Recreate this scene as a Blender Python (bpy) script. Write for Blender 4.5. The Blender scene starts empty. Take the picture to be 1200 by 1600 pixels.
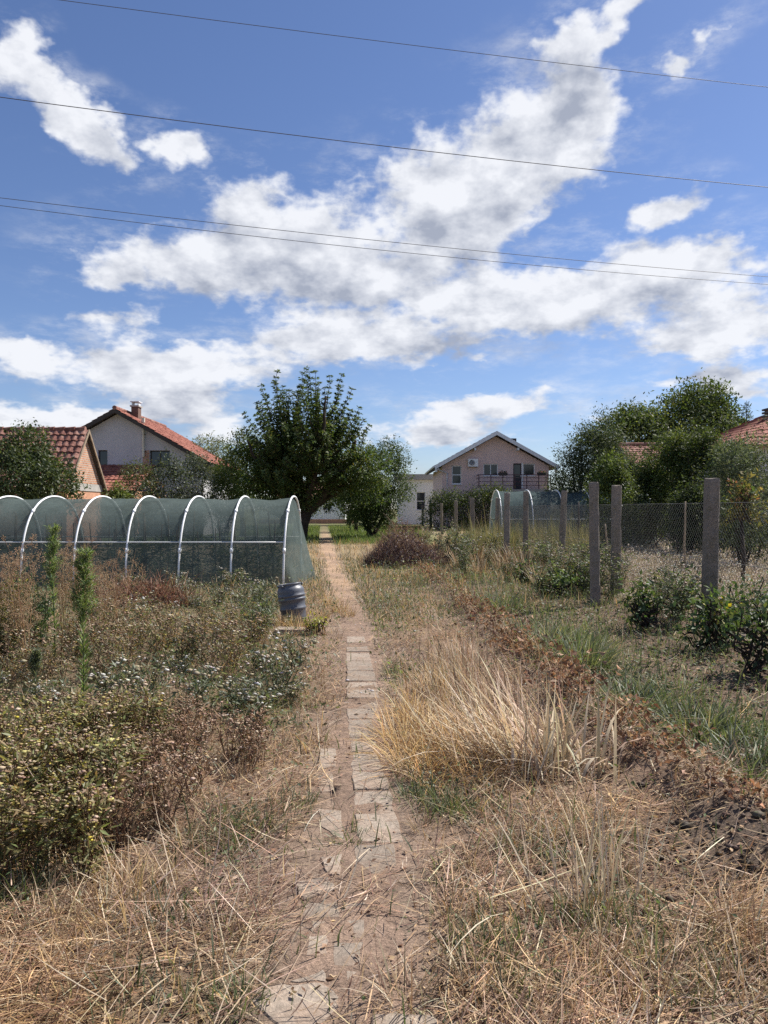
import bpy, math, random
import numpy as np
from mathutils import Vector, Matrix

scene = bpy.context.scene
COL = scene.collection
R = math.radians
EYE = 1.6                      # eye height of the photographer
FPX = 1200.0                   # focal length in pixels of the 1200 x 1600 photograph
HOR = 794.0                    # row of the horizon

# ------------------------------------------------------------------ camera
cam_d = bpy.data.cameras.new('camera')
cam_d.sensor_fit = 'VERTICAL'
cam_d.sensor_height = 24.0
cam_d.lens = 18.0
cam_d.clip_start = 0.05
cam_d.clip_end = 2000.0
cam = bpy.data.objects.new('camera', cam_d)
COL.objects.link(cam)
cam.location = (0, 0, EYE)
cam.rotation_euler = (R(90) - 6.0 / FPX, 0, 0)
scene.camera = cam

# ------------------------------------------------------------------ sky, clouds, sun, exposure
SUN_AZ, SUN_EL = 58.0, 50.0     # azimuth from +Y towards +X, elevation
sun_dir = Vector((math.sin(R(SUN_AZ)) * math.cos(R(SUN_EL)), math.cos(R(SUN_AZ)) * math.cos(R(SUN_EL)), math.sin(R(SUN_EL))))
sun_d = bpy.data.lights.new('sun', 'SUN')
sun_d.energy = 5.0
sun_d.angle = R(0.55)
sun_d.color = (1.0, 0.945, 0.87)
sun = bpy.data.objects.new('sun', sun_d)
COL.objects.link(sun)
sun.rotation_euler = sun_dir.to_track_quat('Z', 'Y').to_euler()

vs = scene.view_settings
vs.view_transform = 'Standard'
vs.look = 'None'
vs.gamma = 1.0
vs.use_curve_mapping = False
vs.exposure = 0.72
scene.render.engine = 'CYCLES'
cy = scene.cycles
cy.use_denoising = False
cy.max_bounces = 6
cy.diffuse_bounces = 3
cy.glossy_bounces = 2
cy.transmission_bounces = 4
cy.transparent_max_bounces = 16
cy.use_adaptive_sampling = True
cy.adaptive_threshold = 0.008

world = bpy.data.worlds.new('World')
scene.world = world
world.use_nodes = True


class NT:
    """small helper to write node trees"""
    def __init__(self, nt):
        self.nt = nt
    def n(self, typ, **kw):
        nd = self.nt.nodes.new(typ)
        for k, v in kw.items():
            setattr(nd, k, v)
        return nd
    def put(self, sock, v):
        if isinstance(v, bpy.types.NodeSocket):
            self.nt.links.new(v, sock)
        elif v is not None:
            sock.default_value = tuple(v)[:3] if sock.type == 'VECTOR' else v
    def math(self, op, a, b=None, c=None, clamp=False):
        nd = self.n('ShaderNodeMath', operation=op, use_clamp=clamp)
        for i, v in enumerate((a, b, c)):
            if v is not None:
                self.put(nd.inputs[i], v)
        return nd.outputs[0]
    def vmath(self, op, a, b=None, scale=None):
        nd = self.n('ShaderNodeVectorMath', operation=op)
        self.put(nd.inputs[0], a)
        if b is not None:
            self.put(nd.inputs[1], b)
        if scale is not None:
            self.put(nd.inputs['Scale'], scale)
        return nd.outputs['Value'] if op in ('LENGTH', 'DISTANCE', 'DOT_PRODUCT') else nd.outputs[0]
    def noise(self, vec, scale, detail=4, rough=0.5, dist=0.0, lac=2.0):
        nd = self.n('ShaderNodeTexNoise')
        self.put(nd.inputs['Vector'], vec)
        self.put(nd.inputs['Scale'], scale)
        self.put(nd.inputs['Detail'], detail)
        self.put(nd.inputs['Roughness'], rough)
        self.put(nd.inputs['Distortion'], dist)
        self.put(nd.inputs['Lacunarity'], lac)
        return nd
    def maprange(self, v, a, b, c=0.0, d=1.0, smooth=False):
        nd = self.n('ShaderNodeMapRange')
        nd.interpolation_type = 'SMOOTHSTEP' if smooth else 'LINEAR'
        nd.clamp = True
        for i, x in enumerate((v, a, b, c, d)):
            self.put(nd.inputs[i], x)
        return nd.outputs[0]
    def mix(self, fac, a, b, blend='MIX'):
        nd = self.n('ShaderNodeMix', data_type='RGBA', blend_type=blend)
        self.put(nd.inputs[0], fac)
        self.put(nd.inputs[6], a)
        self.put(nd.inputs[7], b)
        return nd.outputs[2]
    def comb(self, x, y, z=0.0):
        nd = self.n('ShaderNodeCombineXYZ')
        for i, v in enumerate((x, y, z)):
            self.put(nd.inputs[i], v)
        return nd.outputs[0]


# each cloud of the photographed sky: (azimuth, elevation, half width, half height, tilt), read off as angles
CLOUD_PX = [
    (330, 405, 160, 62, 6), (400, 335, 95, 58, 0), (500, 390, 170, 85, 0), (560, 440, 260, 52, 3), (215, 425, 70, 26, 0),
    (690, 350, 135, 110, 25), (800, 265, 165, 95, 25), (885, 205, 95, 78, 20), (905, 120, 36, 55, 0),
    (880, 62, 60, 34, 20), (975, 25, 85, 22, 24),
    (900, 470, 270, 48, 0), (1060, 430, 170, 50, 0), (1130, 515, 150, 36, 0), (720, 480, 180, 40, 0),
    (560, 540, 240, 36, 2), (230, 578, 250, 32, 0), (50, 552, 90, 30, 0), (190, 512, 75, 20, 0), (165, 488, 32, 14, 0),
    (745, 640, 165, 30, 6), (95, 648, 230, 24, 0), (265, 628, 80, 18, 0), (330, 672, 70, 26, 0), (690, 690, 120, 26, 0),
    (22, 105, 34, 50, -25), (105, 180, 88, 32, -28), (165, 232, 44, 40, 0), (276, 238, 50, 24, 0), 
    (1022, 335, 78, 27, 14), (1085, 92, 78, 16, 20), 
    (1135, 598, 120, 30, -8), (960, 645, 70, 16, 0), (1120, 385, 45, 12, 0), (850, 590, 40, 12, 0),
]


def build_world():
    nt = world.node_tree
    nt.nodes.clear()
    T = NT(nt)
    # the cover of the traced clouds as rows of colour ramps over azimuth, blended over elevation (cheap to evaluate)
    NS, NR = 32, 30
    A0, A1, E0, E1 = -0.50, 0.50, -0.01, 0.68
    azs = np.linspace(A0, A1, NS)
    els = np.linspace(E0, E1, NR)
    AA, EE = np.meshgrid(azs, els)
    acc = np.full(AA.shape, 9.0)
    for (px, py, rx, ry, tilt) in CLOUD_PX:
        u, v = (px - 600) / FPX, (HOR - py) / FPX
        a_ = math.atan(u)
        e_ = math.atan(v * math.cos(a_))
        c_, s_ = math.cos(R(tilt)), math.sin(R(tilt))
        dx, dy = AA - a_, EE - e_
        qx, qy = (dx * c_ + dy * s_) / (rx / FPX * 1.03), (-dx * s_ + dy * c_) / (max(ry, 14) / FPX * 1.05)
        ln = np.sqrt(qx * qx + qy * qy)
        k = 0.12
        hh = np.clip(0.5 + 0.5 * (ln - acc) / k, 0, 1)
        acc = ln * (1 - hh) + acc * hh - k * hh * (1 - hh)
    F = np.clip((1 - acc + 1.5) / 2.75, 0, 1)
    grp = bpy.data.node_groups.new('cloud_field', 'ShaderNodeTree')
    grp.interface.new_socket('Vector', in_out='INPUT', socket_type='NodeSocketVector')
    grp.interface.new_socket('Field', in_out='OUTPUT', socket_type='NodeSocketFloat')
    g = NT(grp)
    gi = g.n('NodeGroupInput')
    go = g.n('NodeGroupOutput')
    gs = g.n('ShaderNodeSeparateXYZ')
    g.put(gs.inputs[0], gi.outputs[0])
    ta = g.maprange(gs.outputs[0], A0, A1)
    te = g.maprange(gs.outputs[1], E0, E1)

    def ramp(fac, pos, cols):
        nd = g.n('ShaderNodeValToRGB')
        cr = nd.color_ramp
        cr.interpolation = 'LINEAR'
        while len(cr.elements) > 1:
            cr.elements.remove(cr.elements[-1])
        cr.elements[0].position = pos[0]
        for p in pos[1:]:
            cr.elements.new(p)
        for i, c in enumerate(cols):
            cr.elements[i].color = (c[0], c[1], c[2], 1)
        g.put(nd.inputs[0], fac)
        return nd.outputs[0]
    tot = None
    for r0 in range(0, NR, 3):
        rowc = ramp(ta, np.linspace(0, 1, NS), [F[r0:r0 + 3, i] for i in range(NS)])
        pos, cols = [], []
        for q in range(-1, 4):
            p = (r0 + q) / (NR - 1)
            if -1e-6 <= p <= 1 + 1e-6:
                pos.append(min(max(p, 0), 1))
                cols.append([1.0 if q == j else 0.0 for j in range(3)])
        hat = ramp(te, pos, cols)
        dt = g.vmath('DOT_PRODUCT', rowc, hat)
        tot = dt if tot is None else g.math('ADD', tot, dt)
    g.put(go.inputs[0], g.math('MULTIPLY_ADD', tot, 2.75, -1.5))

    tc = T.n('ShaderNodeTexCoord')
    d = tc.outputs['Generated']
    sep = T.n('ShaderNodeSeparateXYZ')
    T.put(sep.inputs[0], d)
    az = T.math('ARCTAN2', sep.outputs[0], sep.outputs[1])
    el = T.math('ARCSINE', sep.outputs[2])
    zpos = T.math('MAXIMUM', sep.outputs[2], 0.0)
    z3 = T.math('MULTIPLY_ADD', T.math('LOGARITHM', T.math('MULTIPLY_ADD', zpos, 8.0, 1.0), 2.71828), 0.30, T.math('MULTIPLY', zpos, 0.95))
    p3 = T.comb(sep.outputs[0], sep.outputs[1], z3)
    w = T.noise(p3, 7.0, 5, 0.6)
    wv = T.vmath('MULTIPLY', T.vmath('SUBTRACT', w.outputs['Color'], (0.5, 0.5, 0.5)), (0.13, 0.085, 0.0))
    P = T.vmath('ADD', T.comb(az, el), wv)
    # clouds of the rest of the dome: same kind of cover outside the traced part
    wide = T.noise(p3, 2.6, 3, 0.5)
    out_az = T.maprange(T.math('ABSOLUTE', az), 0.46, 0.62, 0, 1, True)
    out_el = T.maprange(el, 0.60, 0.74, 0, 1, True)
    outside = T.math('MAXIMUM', out_az, out_el)
    wf = T.math('MULTIPLY_ADD', outside, 1.2, T.math('MULTIPLY_ADD', wide.outputs[0], 5.0, -4.05))

    def field(vec):
        nd = T.n('ShaderNodeGroup', node_tree=grp)
        T.put(nd.inputs[0], vec)
        inn = T.math('MULTIPLY_ADD', outside, -1.5, nd.outputs[0])
        return T.math('MAXIMUM', inn, wf)
    D = field(P)
    D1 = field(T.vmath('ADD', P, (0.016, 0.040, 0)))
    n1 = T.noise(p3, 15.0, 9, 0.62)
    vo = T.noise(p3, 26.0, 2, 0.5)
    bil = T.math('SUBTRACT', 0.075, T.math('ABSOLUTE', T.math('SUBTRACT', vo.outputs[0], 0.5)))
    nz = T.math('MULTIPLY_ADD', bil, 1.3, T.math('MULTIPLY', T.math('SUBTRACT', n1.outputs[0], 0.5), 1.7))
    dens = T.math('ADD', T.math('MULTIPLY', D, 1.5), nz)
    core = T.maprange(dens, 0.04, 0.66, 0, 1, True)
    # thin veils trailing off the clouds
    veil = T.noise(T.vmath('MULTIPLY', p3, (1.0, 1.0, 1.7)), 9.0, 7, 0.68)
    vf = T.math('MULTIPLY', T.maprange(veil.outputs[0], 0.45, 0.80, 0, 0.62, True), T.maprange(D, -0.95, 0.1, 0, 1, True))
    alpha = T.math('MAXIMUM', core, vf)
    # light: cloud lying between the point and the sun (up and to the right) greys it
    n2 = T.noise(T.vmath('ADD', p3, (0.010, 0.0, 0.045)), 15.0, 4, 0.55)
    nz2 = T.math('MULTIPLY', T.math('SUBTRACT', n2.outputs[0], 0.5), 1.5)
    t1 = T.maprange(T.math('ADD', T.math('MULTIPLY', D1, 1.2), T.math('MULTIPLY', nz2, 0.8)), 0.0, 1.35, 0, 1, True)
    occ = t1
    relief = T.math('MULTIPLY', T.math('SUBTRACT', T.math('ADD', n2.outputs[0], 0.06), n1.outputs[0]), 2.0)
    shade = T.math('ADD', T.math('MULTIPLY', occ, 0.66), relief, clamp=True)
    ccol = T.mix(shade, (0.93, 0.95, 1.0, 1), (0.40, 0.44, 0.54, 1))
    sky = T.n('ShaderNodeTexSky', sky_type='NISHITA')
    sky.sun_disc = False
    sky.sun_elevation = R(SUN_EL)
    sky.sun_rotation = R(SUN_AZ)
    sky.altitude = 100
    sky.air_density = 1.0
    sky.dust_density = 0.35
    sky.ozone_density = 1.6
    b1 = T.n('ShaderNodeBackground')
    T.put(b1.inputs[0], T.vmath('MULTIPLY', sky.outputs[0], (0.86, 0.93, 1.16)))
    b1.inputs[1].default_value = 0.063
    b2 = T.n('ShaderNodeBackground')
    T.put(b2.inputs[0], ccol)
    b2.inputs[1].default_value = 0.60
    mx = T.n('ShaderNodeMixShader')
    T.put(mx.inputs[0], T.math('MULTIPLY', alpha, 0.97))
    T.put(mx.inputs[1], b1.outputs[0])
    T.put(mx.inputs[2], b2.outputs[0])
    wo = T.n('ShaderNodeOutputWorld')
    T.put(wo.inputs[0], mx.outputs[0])


build_world()

# ------------------------------------------------------------------ helpers
def G(px, py, z=0.0):
    d = FPX * (EYE - z) / (py - HOR)
    return ((px - 600) / FPX * d, d)


def at(px, py, d):
    return ((px - 600) / FPX * d, d, EYE - (py - HOR) / FPX * d)


def tag(o, label, cat, group=None):
    o['label'] = label
    o['category'] = cat
    if group:
        o['group'] = group
    return o


def kind(o, k):
    o['kind'] = k
    return o


def empty(name, loc=(0, 0, 0), rz=0.0):
    o = bpy.data.objects.new(name, None)
    o.empty_display_size = 0.2
    COL.objects.link(o)
    o.location = loc
    o.rotation_euler = (0, 0, rz)
    return o


class Geo:
    """collects triangles / quads with point colours and links them as ONE mesh object"""
    def __init__(self):
        self.v, self.c, self.f3, self.f4, self.n = [], [], [], [], 0
        self.fn = []
    def add(self, v, f, c=(0.5, 0.5, 0.5)):
        v = np.asarray(v, dtype=np.float64).reshape(-1, 3)
        c = np.asarray(c, dtype=np.float64)
        if c.ndim == 1:
            c = np.tile(c[:3], (len(v), 1))
        f = np.asarray(f, dtype=np.int64)
        if f.size:
            if f.shape[1] == 3:
                self.f3.append(f + self.n)
            else:
                self.f4.append(f + self.n)
        self.v.append(v)
        self.c.append(c)
        self.n += len(v)
        return self
    def poly(self, v, faces, c=(0.5, 0.5, 0.5)):
        b = self.n
        self.add(v, np.zeros((0, 3), int), c)
        for f in faces:
            self.fn.append([i + b for i in f])
        return self
    def mesh(self, name, mat, smooth=False):
        me = bpy.data.meshes.new(name)
        V = np.concatenate(self.v)
        C = np.concatenate(self.c)
        t = np.concatenate(self.f3) if self.f3 else np.zeros((0, 3), int)
        q = np.concatenate(self.f4) if self.f4 else np.zeros((0, 4), int)
        extra = [i for f in self.fn for i in f]
        loops = np.concatenate([t.ravel(), q.ravel(), np.array(extra, int)]).astype(np.int32)
        sizes = np.concatenate([np.full(len(t), 3), np.full(len(q), 4), np.array([len(f) for f in self.fn], int)]).astype(np.int32)
        starts = np.concatenate([[0], np.cumsum(sizes)[:-1]]).astype(np.int32)
        me.vertices.add(len(V))
        me.vertices.foreach_set('co', V.astype(np.float32).ravel())
        me.loops.add(len(loops))
        me.loops.foreach_set('vertex_index', loops)
        me.polygons.add(len(sizes))
        me.polygons.foreach_set('loop_start', starts)
        me.polygons.foreach_set('loop_total', sizes)
        if not smooth and mat.name in ('leaf', 'dry_plant', 'stem'):
            smooth = True
        me.polygons.foreach_set('use_smooth', np.full(len(sizes), smooth, bool))
        at_ = me.color_attributes.new('Col', 'FLOAT_COLOR', 'POINT')
        at_.data.foreach_set('color', np.concatenate([C, np.ones((len(C), 1))], axis=1).astype(np.float32).ravel())
        me.update(calc_edges=True)
        me.validate()
        me.materials.append(mat)
        return me
    def build(self, name, mat, parent=None, smooth=False, loc=None):
        me = self.mesh(name, mat, smooth)
        o = bpy.data.objects.new(name, me)
        COL.objects.link(o)
        if parent is not None:
            o.parent = parent
        if loc is not None:
            o.location = loc
        return o
    # --- shapes
    def box(self, x0, x1, y0, y1, z0, z1, c=(0.5, 0.5, 0.5)):
        v = [(x0, y0, z0), (x1, y0, z0), (x1, y1, z0), (x0, y1, z0), (x0, y0, z1), (x1, y0, z1), (x1, y1, z1), (x0, y1, z1)]
        f = [(0, 3, 2, 1), (4, 5, 6, 7), (0, 1, 5, 4), (1, 2, 6, 5), (2, 3, 7, 6), (3, 0, 4, 7)]
        return self.add(v, f, c)
    def hexa(self, bottom, top, c=(0.5, 0.5, 0.5)):
        f = [(0, 3, 2, 1), (4, 5, 6, 7), (0, 1, 5, 4), (1, 2, 6, 5), (2, 3, 7, 6), (3, 0, 4, 7)]
        return self.add(list(bottom) + list(top), f, c)
    def prism(self, outline, off, c=(0.5, 0.5, 0.5)):
        """polygon OUTLINE (3D points) pushed along OFF"""
        n = len(outline)
        a = [Vector(p) for p in outline]
        b = [p + Vector(off) for p in a]
        faces = [list(range(n))[::-1], list(range(n, 2 * n))]
        for i in range(n):
            j = (i + 1) % n
            faces.append([i, j, n + j, n + i])
        return self.poly([tuple(p) for p in a + b], faces, c)
    def tube(self, pts, rad, sides=6, c=(0.5, 0.5, 0.5), cap=True):
        pts = np.asarray(pts, float)
        n = len(pts)
        rad = np.full(n, rad, float) if np.isscalar(rad) else np.asarray(rad, float)
        tan = np.gradient(pts, axis=0)
        tan /= np.linalg.norm(tan, axis=1, keepdims=True) + 1e-9
        ref = np.array([0.0, 0.0, 1.0]) if abs(tan[0, 2]) < 0.9 else np.array([1.0, 0.0, 0.0])
        u = np.cross(tan, ref)
        bad = np.linalg.norm(u, axis=1) < 1e-3
        u[bad] = (0, 1, 0)
        u /= np.linalg.norm(u, axis=1, keepdims=True)
        w = np.cross(tan, u)
        an = np.arange(sides) * 2 * math.pi / sides
        ring = pts[:, None, :] + rad[:, None, None] * (np.cos(an)[None, :, None] * u[:, None, :] + np.sin(an)[None, :, None] * w[:, None, :])
        v = ring.reshape(-1, 3)
        i = np.arange(n - 1)[:, None] * sides
        k = np.arange(sides)[None, :]
        k2 = (k + 1) % sides
        f = np.stack([i + k, i + k2, i + sides + k2, i + sides + k], axis=-1).reshape(-1, 4)
        cc = np.asarray(c, float)
        if cc.ndim == 2:
            cc = np.repeat(cc, sides, axis=0)
        b = self.n
        self.add(v, f, cc)
        if cap:
            self.fn.append([b + j for j in range(sides)][::-1])
            self.fn.append([b + (n - 1) * sides + j for j in range(sides)])
        return self
    def lathe(self, prof, seg=24, c=(0.5, 0.5, 0.5), center=(0, 0, 0)):
        prof = np.asarray(prof, float)
        an = np.arange(seg) * 2 * math.pi / seg
        v = np.stack([prof[:, 0:1] * np.cos(an) + center[0], prof[:, 0:1] * np.sin(an) + center[1], np.repeat(prof[:, 1:2], seg, 1) + center[2]], -1).reshape(-1, 3)
        i = np.arange(len(prof) - 1)[:, None] * seg
        k = np.arange(seg)[None, :]
        k2 = (k + 1) % seg
        f = np.stack([i + k, i + k2, i + seg + k2, i + seg + k], -1).reshape(-1, 4)
        return self.add(v, f, c)
    # --- vegetation
    def blades(self, base, az, lean, bend, L, w, c0, c1, segs=3, twist=None, profile=None):
        base = np.asarray(base, float)
        n = len(base)
        if n == 0:
            return self
        def arr(x):
            return np.full(n, x, float) if np.isscalar(x) else np.asarray(x, float)
        az, lean, bend, L, w = map(arr, (az, lean, bend, L, w))
        tw = arr(0.0 if twist is None else twist)
        h = np.stack([np.cos(az), np.sin(az), np.zeros(n)], 1)
        side = np.stack([-np.sin(az + tw), np.cos(az + tw), np.zeros(n)], 1)
        c0 = np.asarray(c0, float); c1 = np.asarray(c1, float)
        if c0.ndim == 1: c0 = np.tile(c0, (n, 1))
        if c1.ndim == 1: c1 = np.tile(c1, (n, 1))
        pos = base.copy()
        lev, cols = [], []
        for k in range(segs + 1):
            t = k / segs
            ww = w * (0.75 + 0.5 * t if t < 0.5 else 2.0 * (1 - t)) if profile is None else w * profile(t)
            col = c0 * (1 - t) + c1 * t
            if k < segs:
                lev += [pos - side * ww[:, None] * 0.5, pos + side * ww[:, None] * 0.5]
                cols += [col, col]
                th = lean + bend * (k + 0.5) / segs
                pos = pos + (L / segs)[:, None] * (h * np.sin(th)[:, None] + np.array([0, 0, 1.0]) * np.cos(th)[:, None])
            else:
                lev.append(pos)
                cols.append(col)
        m = 2 * segs + 1
        v = np.stack(lev, 1).reshape(-1, 3)
        c = np.stack(cols, 1).reshape(-1, 3)
        o = np.arange(n)[:, None] * m
        b = self.n
        self.add(v, np.zeros((0, 3), int), c)
        for k in range(segs - 1):
            self.f4.append((o + np.array([[2 * k, 2 * k + 1, 2 * k + 3, 2 * k + 2]])) + b)
        k = segs - 1
        self.f3.append((o + np.array([[2 * k, 2 * k + 1, 2 * k + 2]])) + b)
        return self
    def leaves(self, pos, d, nrm, L, w, col, fold=0.15, mid=0.42):
        """kite shaped folded leaves, two triangles each"""
        pos = np.asarray(pos, float)
        n = len(pos)
        if n == 0:
            return self
        d = np.asarray(d, float); nrm = np.asarray(nrm, float)
        d = d / (np.linalg.norm(d, axis=1, keepdims=True) + 1e-9)
        s = np.cross(d, nrm)
        s /= np.linalg.norm(s, axis=1, keepdims=True) + 1e-9
        nn = np.cross(s, d)
        L = np.full(n, L, float) if np.isscalar(L) else L
        w = np.full(n, w, float) if np.isscalar(w) else w
        tip = pos + d * L[:, None]
        m = pos + d * (L * mid)[:, None] + nn * (fold * w)[:, None]
        l = m + s * (w * 0.5)[:, None]
        r = m - s * (w * 0.5)[:, None]
        v = np.stack([pos, l, tip, r], 1).reshape(-1, 3)
        o = np.arange(n)[:, None] * 4
        f = np.concatenate([o + np.array([[0, 2, 1]]), o + np.array([[0, 3, 2]])])
        col = np.asarray(col, float)
        if col.ndim == 1: col = np.tile(col, (n, 1))
        return self.add(v, f, np.repeat(col, 4, axis=0))
    def heads(self, pos, r, h, col, col_low=None, sides=5):
        """small seed / flower heads: flat double cones"""
        pos = np.asarray(pos, float)
        n = len(pos)
        if n == 0:
            return self
        r = np.full(n, r, float) if np.isscalar(r) else r
        h = np.full(n, h, float) if np.isscalar(h) else h
        an = np.arange(sides) * 2 * math.pi / sides
        top = pos + np.stack([np.zeros(n), np.zeros(n), h * 0.35], 1)
        bot = pos - np.stack([np.zeros(n), np.zeros(n), h * 0.65], 1)
        ring = [pos + np.stack([np.cos(a) * r, np.sin(a) * r, np.zeros(n)], 1) for a in an]
        v = np.stack([top, bot] + ring, 1).reshape(-1, 3)
        m = sides + 2
        o = np.arange(n)[:, None] * m
        f = []
        for k in range(sides):
            k2 = (k + 1) % sides
            f += [o + np.array([[0, 2 + k, 2 + k2]]), o + np.array([[1, 2 + k2, 2 + k]])]
        col = np.asarray(col, float)
        if col.ndim == 1: col = np.tile(col, (n, 1))
        lo = col if col_low is None else np.tile(np.asarray(col_low, float), (n, 1))
        c = np.stack([col, lo] + [col] * sides, 1).reshape(-1, 3)
        return self.add(v, np.concatenate(f), c)


def unit(v):
    v = np.asarray(v, float)
    return v / (np.linalg.norm(v, axis=-1, keepdims=True) + 1e-9)


def rsphere(rng, n):
    return unit(rng.normal(size=(n, 3)))


def pick(rng, palette, n, var=0.15, cvar=0.04):
    """n colours from a palette of (weight, rgb) with a brightness spread"""
    w = np.array([p[0] for p in palette], float)
    c = np.array([p[1] for p in palette], float)
    i = rng.choice(len(c), size=n, p=w / w.sum())
    out = c[i] * np.exp(rng.normal(0, var, (n, 1))) * (1 + rng.normal(0, cvar, (n, 3)))
    return np.clip(out, 0.004, 0.85)


def clone(root, loc=None, rz=None, scale=None, label=None):
    r = root.copy()
    COL.objects.link(r)
    if loc is not None: r.location = loc
    if rz is not None: r.rotation_euler = (r.rotation_euler.x, r.rotation_euler.y, rz)
    if scale is not None: r.scale = scale if hasattr(scale, '__len__') else (scale,) * 3
    if label: r['label'] = label
    for ch in list(root.children):
        c = ch.copy(); COL.objects.link(c); c.parent = r
        for g in list(ch.children):
            d = g.copy(); COL.objects.link(d); d.parent = c
    return r


# ------------------------------------------------------------------ materials
MATS = {}


def material(name):
    m = bpy.data.materials.new(name)
    m.use_nodes = True
    m.node_tree.nodes.clear()
    T = NT(m.node_tree)
    out = T.n('ShaderNodeOutputMaterial')
    MATS[name] = m
    return m, T, out


def veg_mat(name, transl=0.3, gloss=0.05, rough=0.5, warm=(1.15, 1.1, 0.6)):
    m, T, out = material(name)
    a = T.n('ShaderNodeAttribute', attribute_name='Col')
    oi = T.n('ShaderNodeObjectInfo')
    v = T.maprange(oi.outputs['Random'], 0, 1, 0.82, 1.16)
    col = T.vmath('SCALE', a.outputs['Color'], scale=v)
    df = T.n('ShaderNodeBsdfDiffuse')
    T.put(df.inputs[0], col)
    tr = T.n('ShaderNodeBsdfTranslucent')
    T.put(tr.inputs[0], T.vmath('MULTIPLY', col, warm))
    mx = T.n('ShaderNodeMixShader')
    mx.inputs[0].default_value = transl
    T.put(mx.inputs[1], df.outputs[0]); T.put(mx.inputs[2], tr.outputs[0])
    sh = mx.outputs[0]
    if gloss:
        gl = T.n('ShaderNodeBsdfGlossy')
        gl.inputs['Roughness'].default_value = rough
        gl.inputs[0].default_value = (1, 1, 1, 1)
        m2 = T.n('ShaderNodeMixShader')
        m2.inputs[0].default_value = gloss
        T.put(m2.inputs[1], sh); T.put(m2.inputs[2], gl.outputs[0])
        sh = m2.outputs[0]
    T.put(out.inputs[0], sh)
    return m


def surf_mat(name, base, var=0.25, scale=6.0, rough=0.8, bump=0.0, bscale=60.0, spec=0.3, col2=None, use_attr=False, metallic=0.0, fine=0.0, orand=0.03):
    """plain surface: base colour broken up by noise at two scales, fine relief"""
    m, T, out = material(name)
    tc = T.n('ShaderNodeTexCoord')
    co = tc.outputs['Object']
    n = T.noise(co, scale, 6, 0.6)
    n2 = T.noise(co, scale * 9, 4, 0.6)
    src = T.n('ShaderNodeAttribute', attribute_name='Col').outputs['Color'] if use_attr else tuple(base) + (1,)
    f = T.math('MULTIPLY', T.maprange(n.outputs[0], 0.3, 0.7, 1 - var, 1 + var), T.maprange(T.n('ShaderNodeObjectInfo').outputs['Random'], 0, 1, 1 - orand, 1 + orand))
    f = T.math('MULTIPLY', f, T.maprange(n2.outputs[0], 0.3, 0.7, 1 - var * 0.5 - fine, 1 + var * 0.5 + fine))
    if col2 is not None:
        src = T.mix(T.maprange(n.outputs[0], 0.42, 0.62), src, tuple(col2) + (1,))
    col = T.vmath('SCALE', src, scale=f)
    p = T.n('ShaderNodeBsdfPrincipled')
    T.put(p.inputs['Base Color'], col)
    p.inputs['Roughness'].default_value = rough
    p.inputs['Metallic'].default_value = metallic
    p.inputs['Specular IOR Level'].default_value = spec
    if bump:
        b = T.n('ShaderNodeBump')
        b.inputs['Strength'].default_value = bump
        b.inputs['Distance'].default_value = 0.02
        nb = T.noise(co, bscale, 6, 0.65)
        T.put(b.inputs['Height'], nb.outputs[0])
        T.put(p.inputs['Normal'], b.outputs[0])
    T.put(out.inputs[0], p.outputs[0])
    return m


def net_mat(name, col, see, transl=0.35):
    m, T, out = material(name)
    tc = T.n('ShaderNodeTexCoord')
    n = T.noise(tc.outputs['Object'], 1.6, 5, 0.6)
    st = T.noise(T.vmath('MULTIPLY', tc.outputs['Object'], (9.0, 9.0, 0.7)), 2.0, 4, 0.6)
    f = T.math('MULTIPLY', T.maprange(n.outputs[0], 0.3, 0.7, 0.75, 1.25), T.maprange(st.outputs[0], 0.3, 0.7, 0.85, 1.15))
    c = T.vmath('SCALE', tuple(col) + (1,) if False else tuple(col), scale=f)
    df = T.n('ShaderNodeBsdfDiffuse'); T.put(df.inputs[0], c)
    tr = T.n('ShaderNodeBsdfTranslucent'); T.put(tr.inputs[0], c)
    mx = T.n('ShaderNodeMixShader'); mx.inputs[0].default_value = transl
    T.put(mx.inputs[1], df.outputs[0]); T.put(mx.inputs[2], tr.outputs[0])
    tp = T.n('ShaderNodeBsdfTransparent')
    m2 = T.n('ShaderNodeMixShader')
    fac = T.maprange(n.outputs[0], 0.3, 0.7, see * 0.9, see * 1.1)
    T.put(m2.inputs[0], fac)
    T.put(m2.inputs[1], mx.outputs[0]); T.put(m2.inputs[2], tp.outputs[0])
    T.put(out.inputs[0], m2.outputs[0])
    return m


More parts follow.
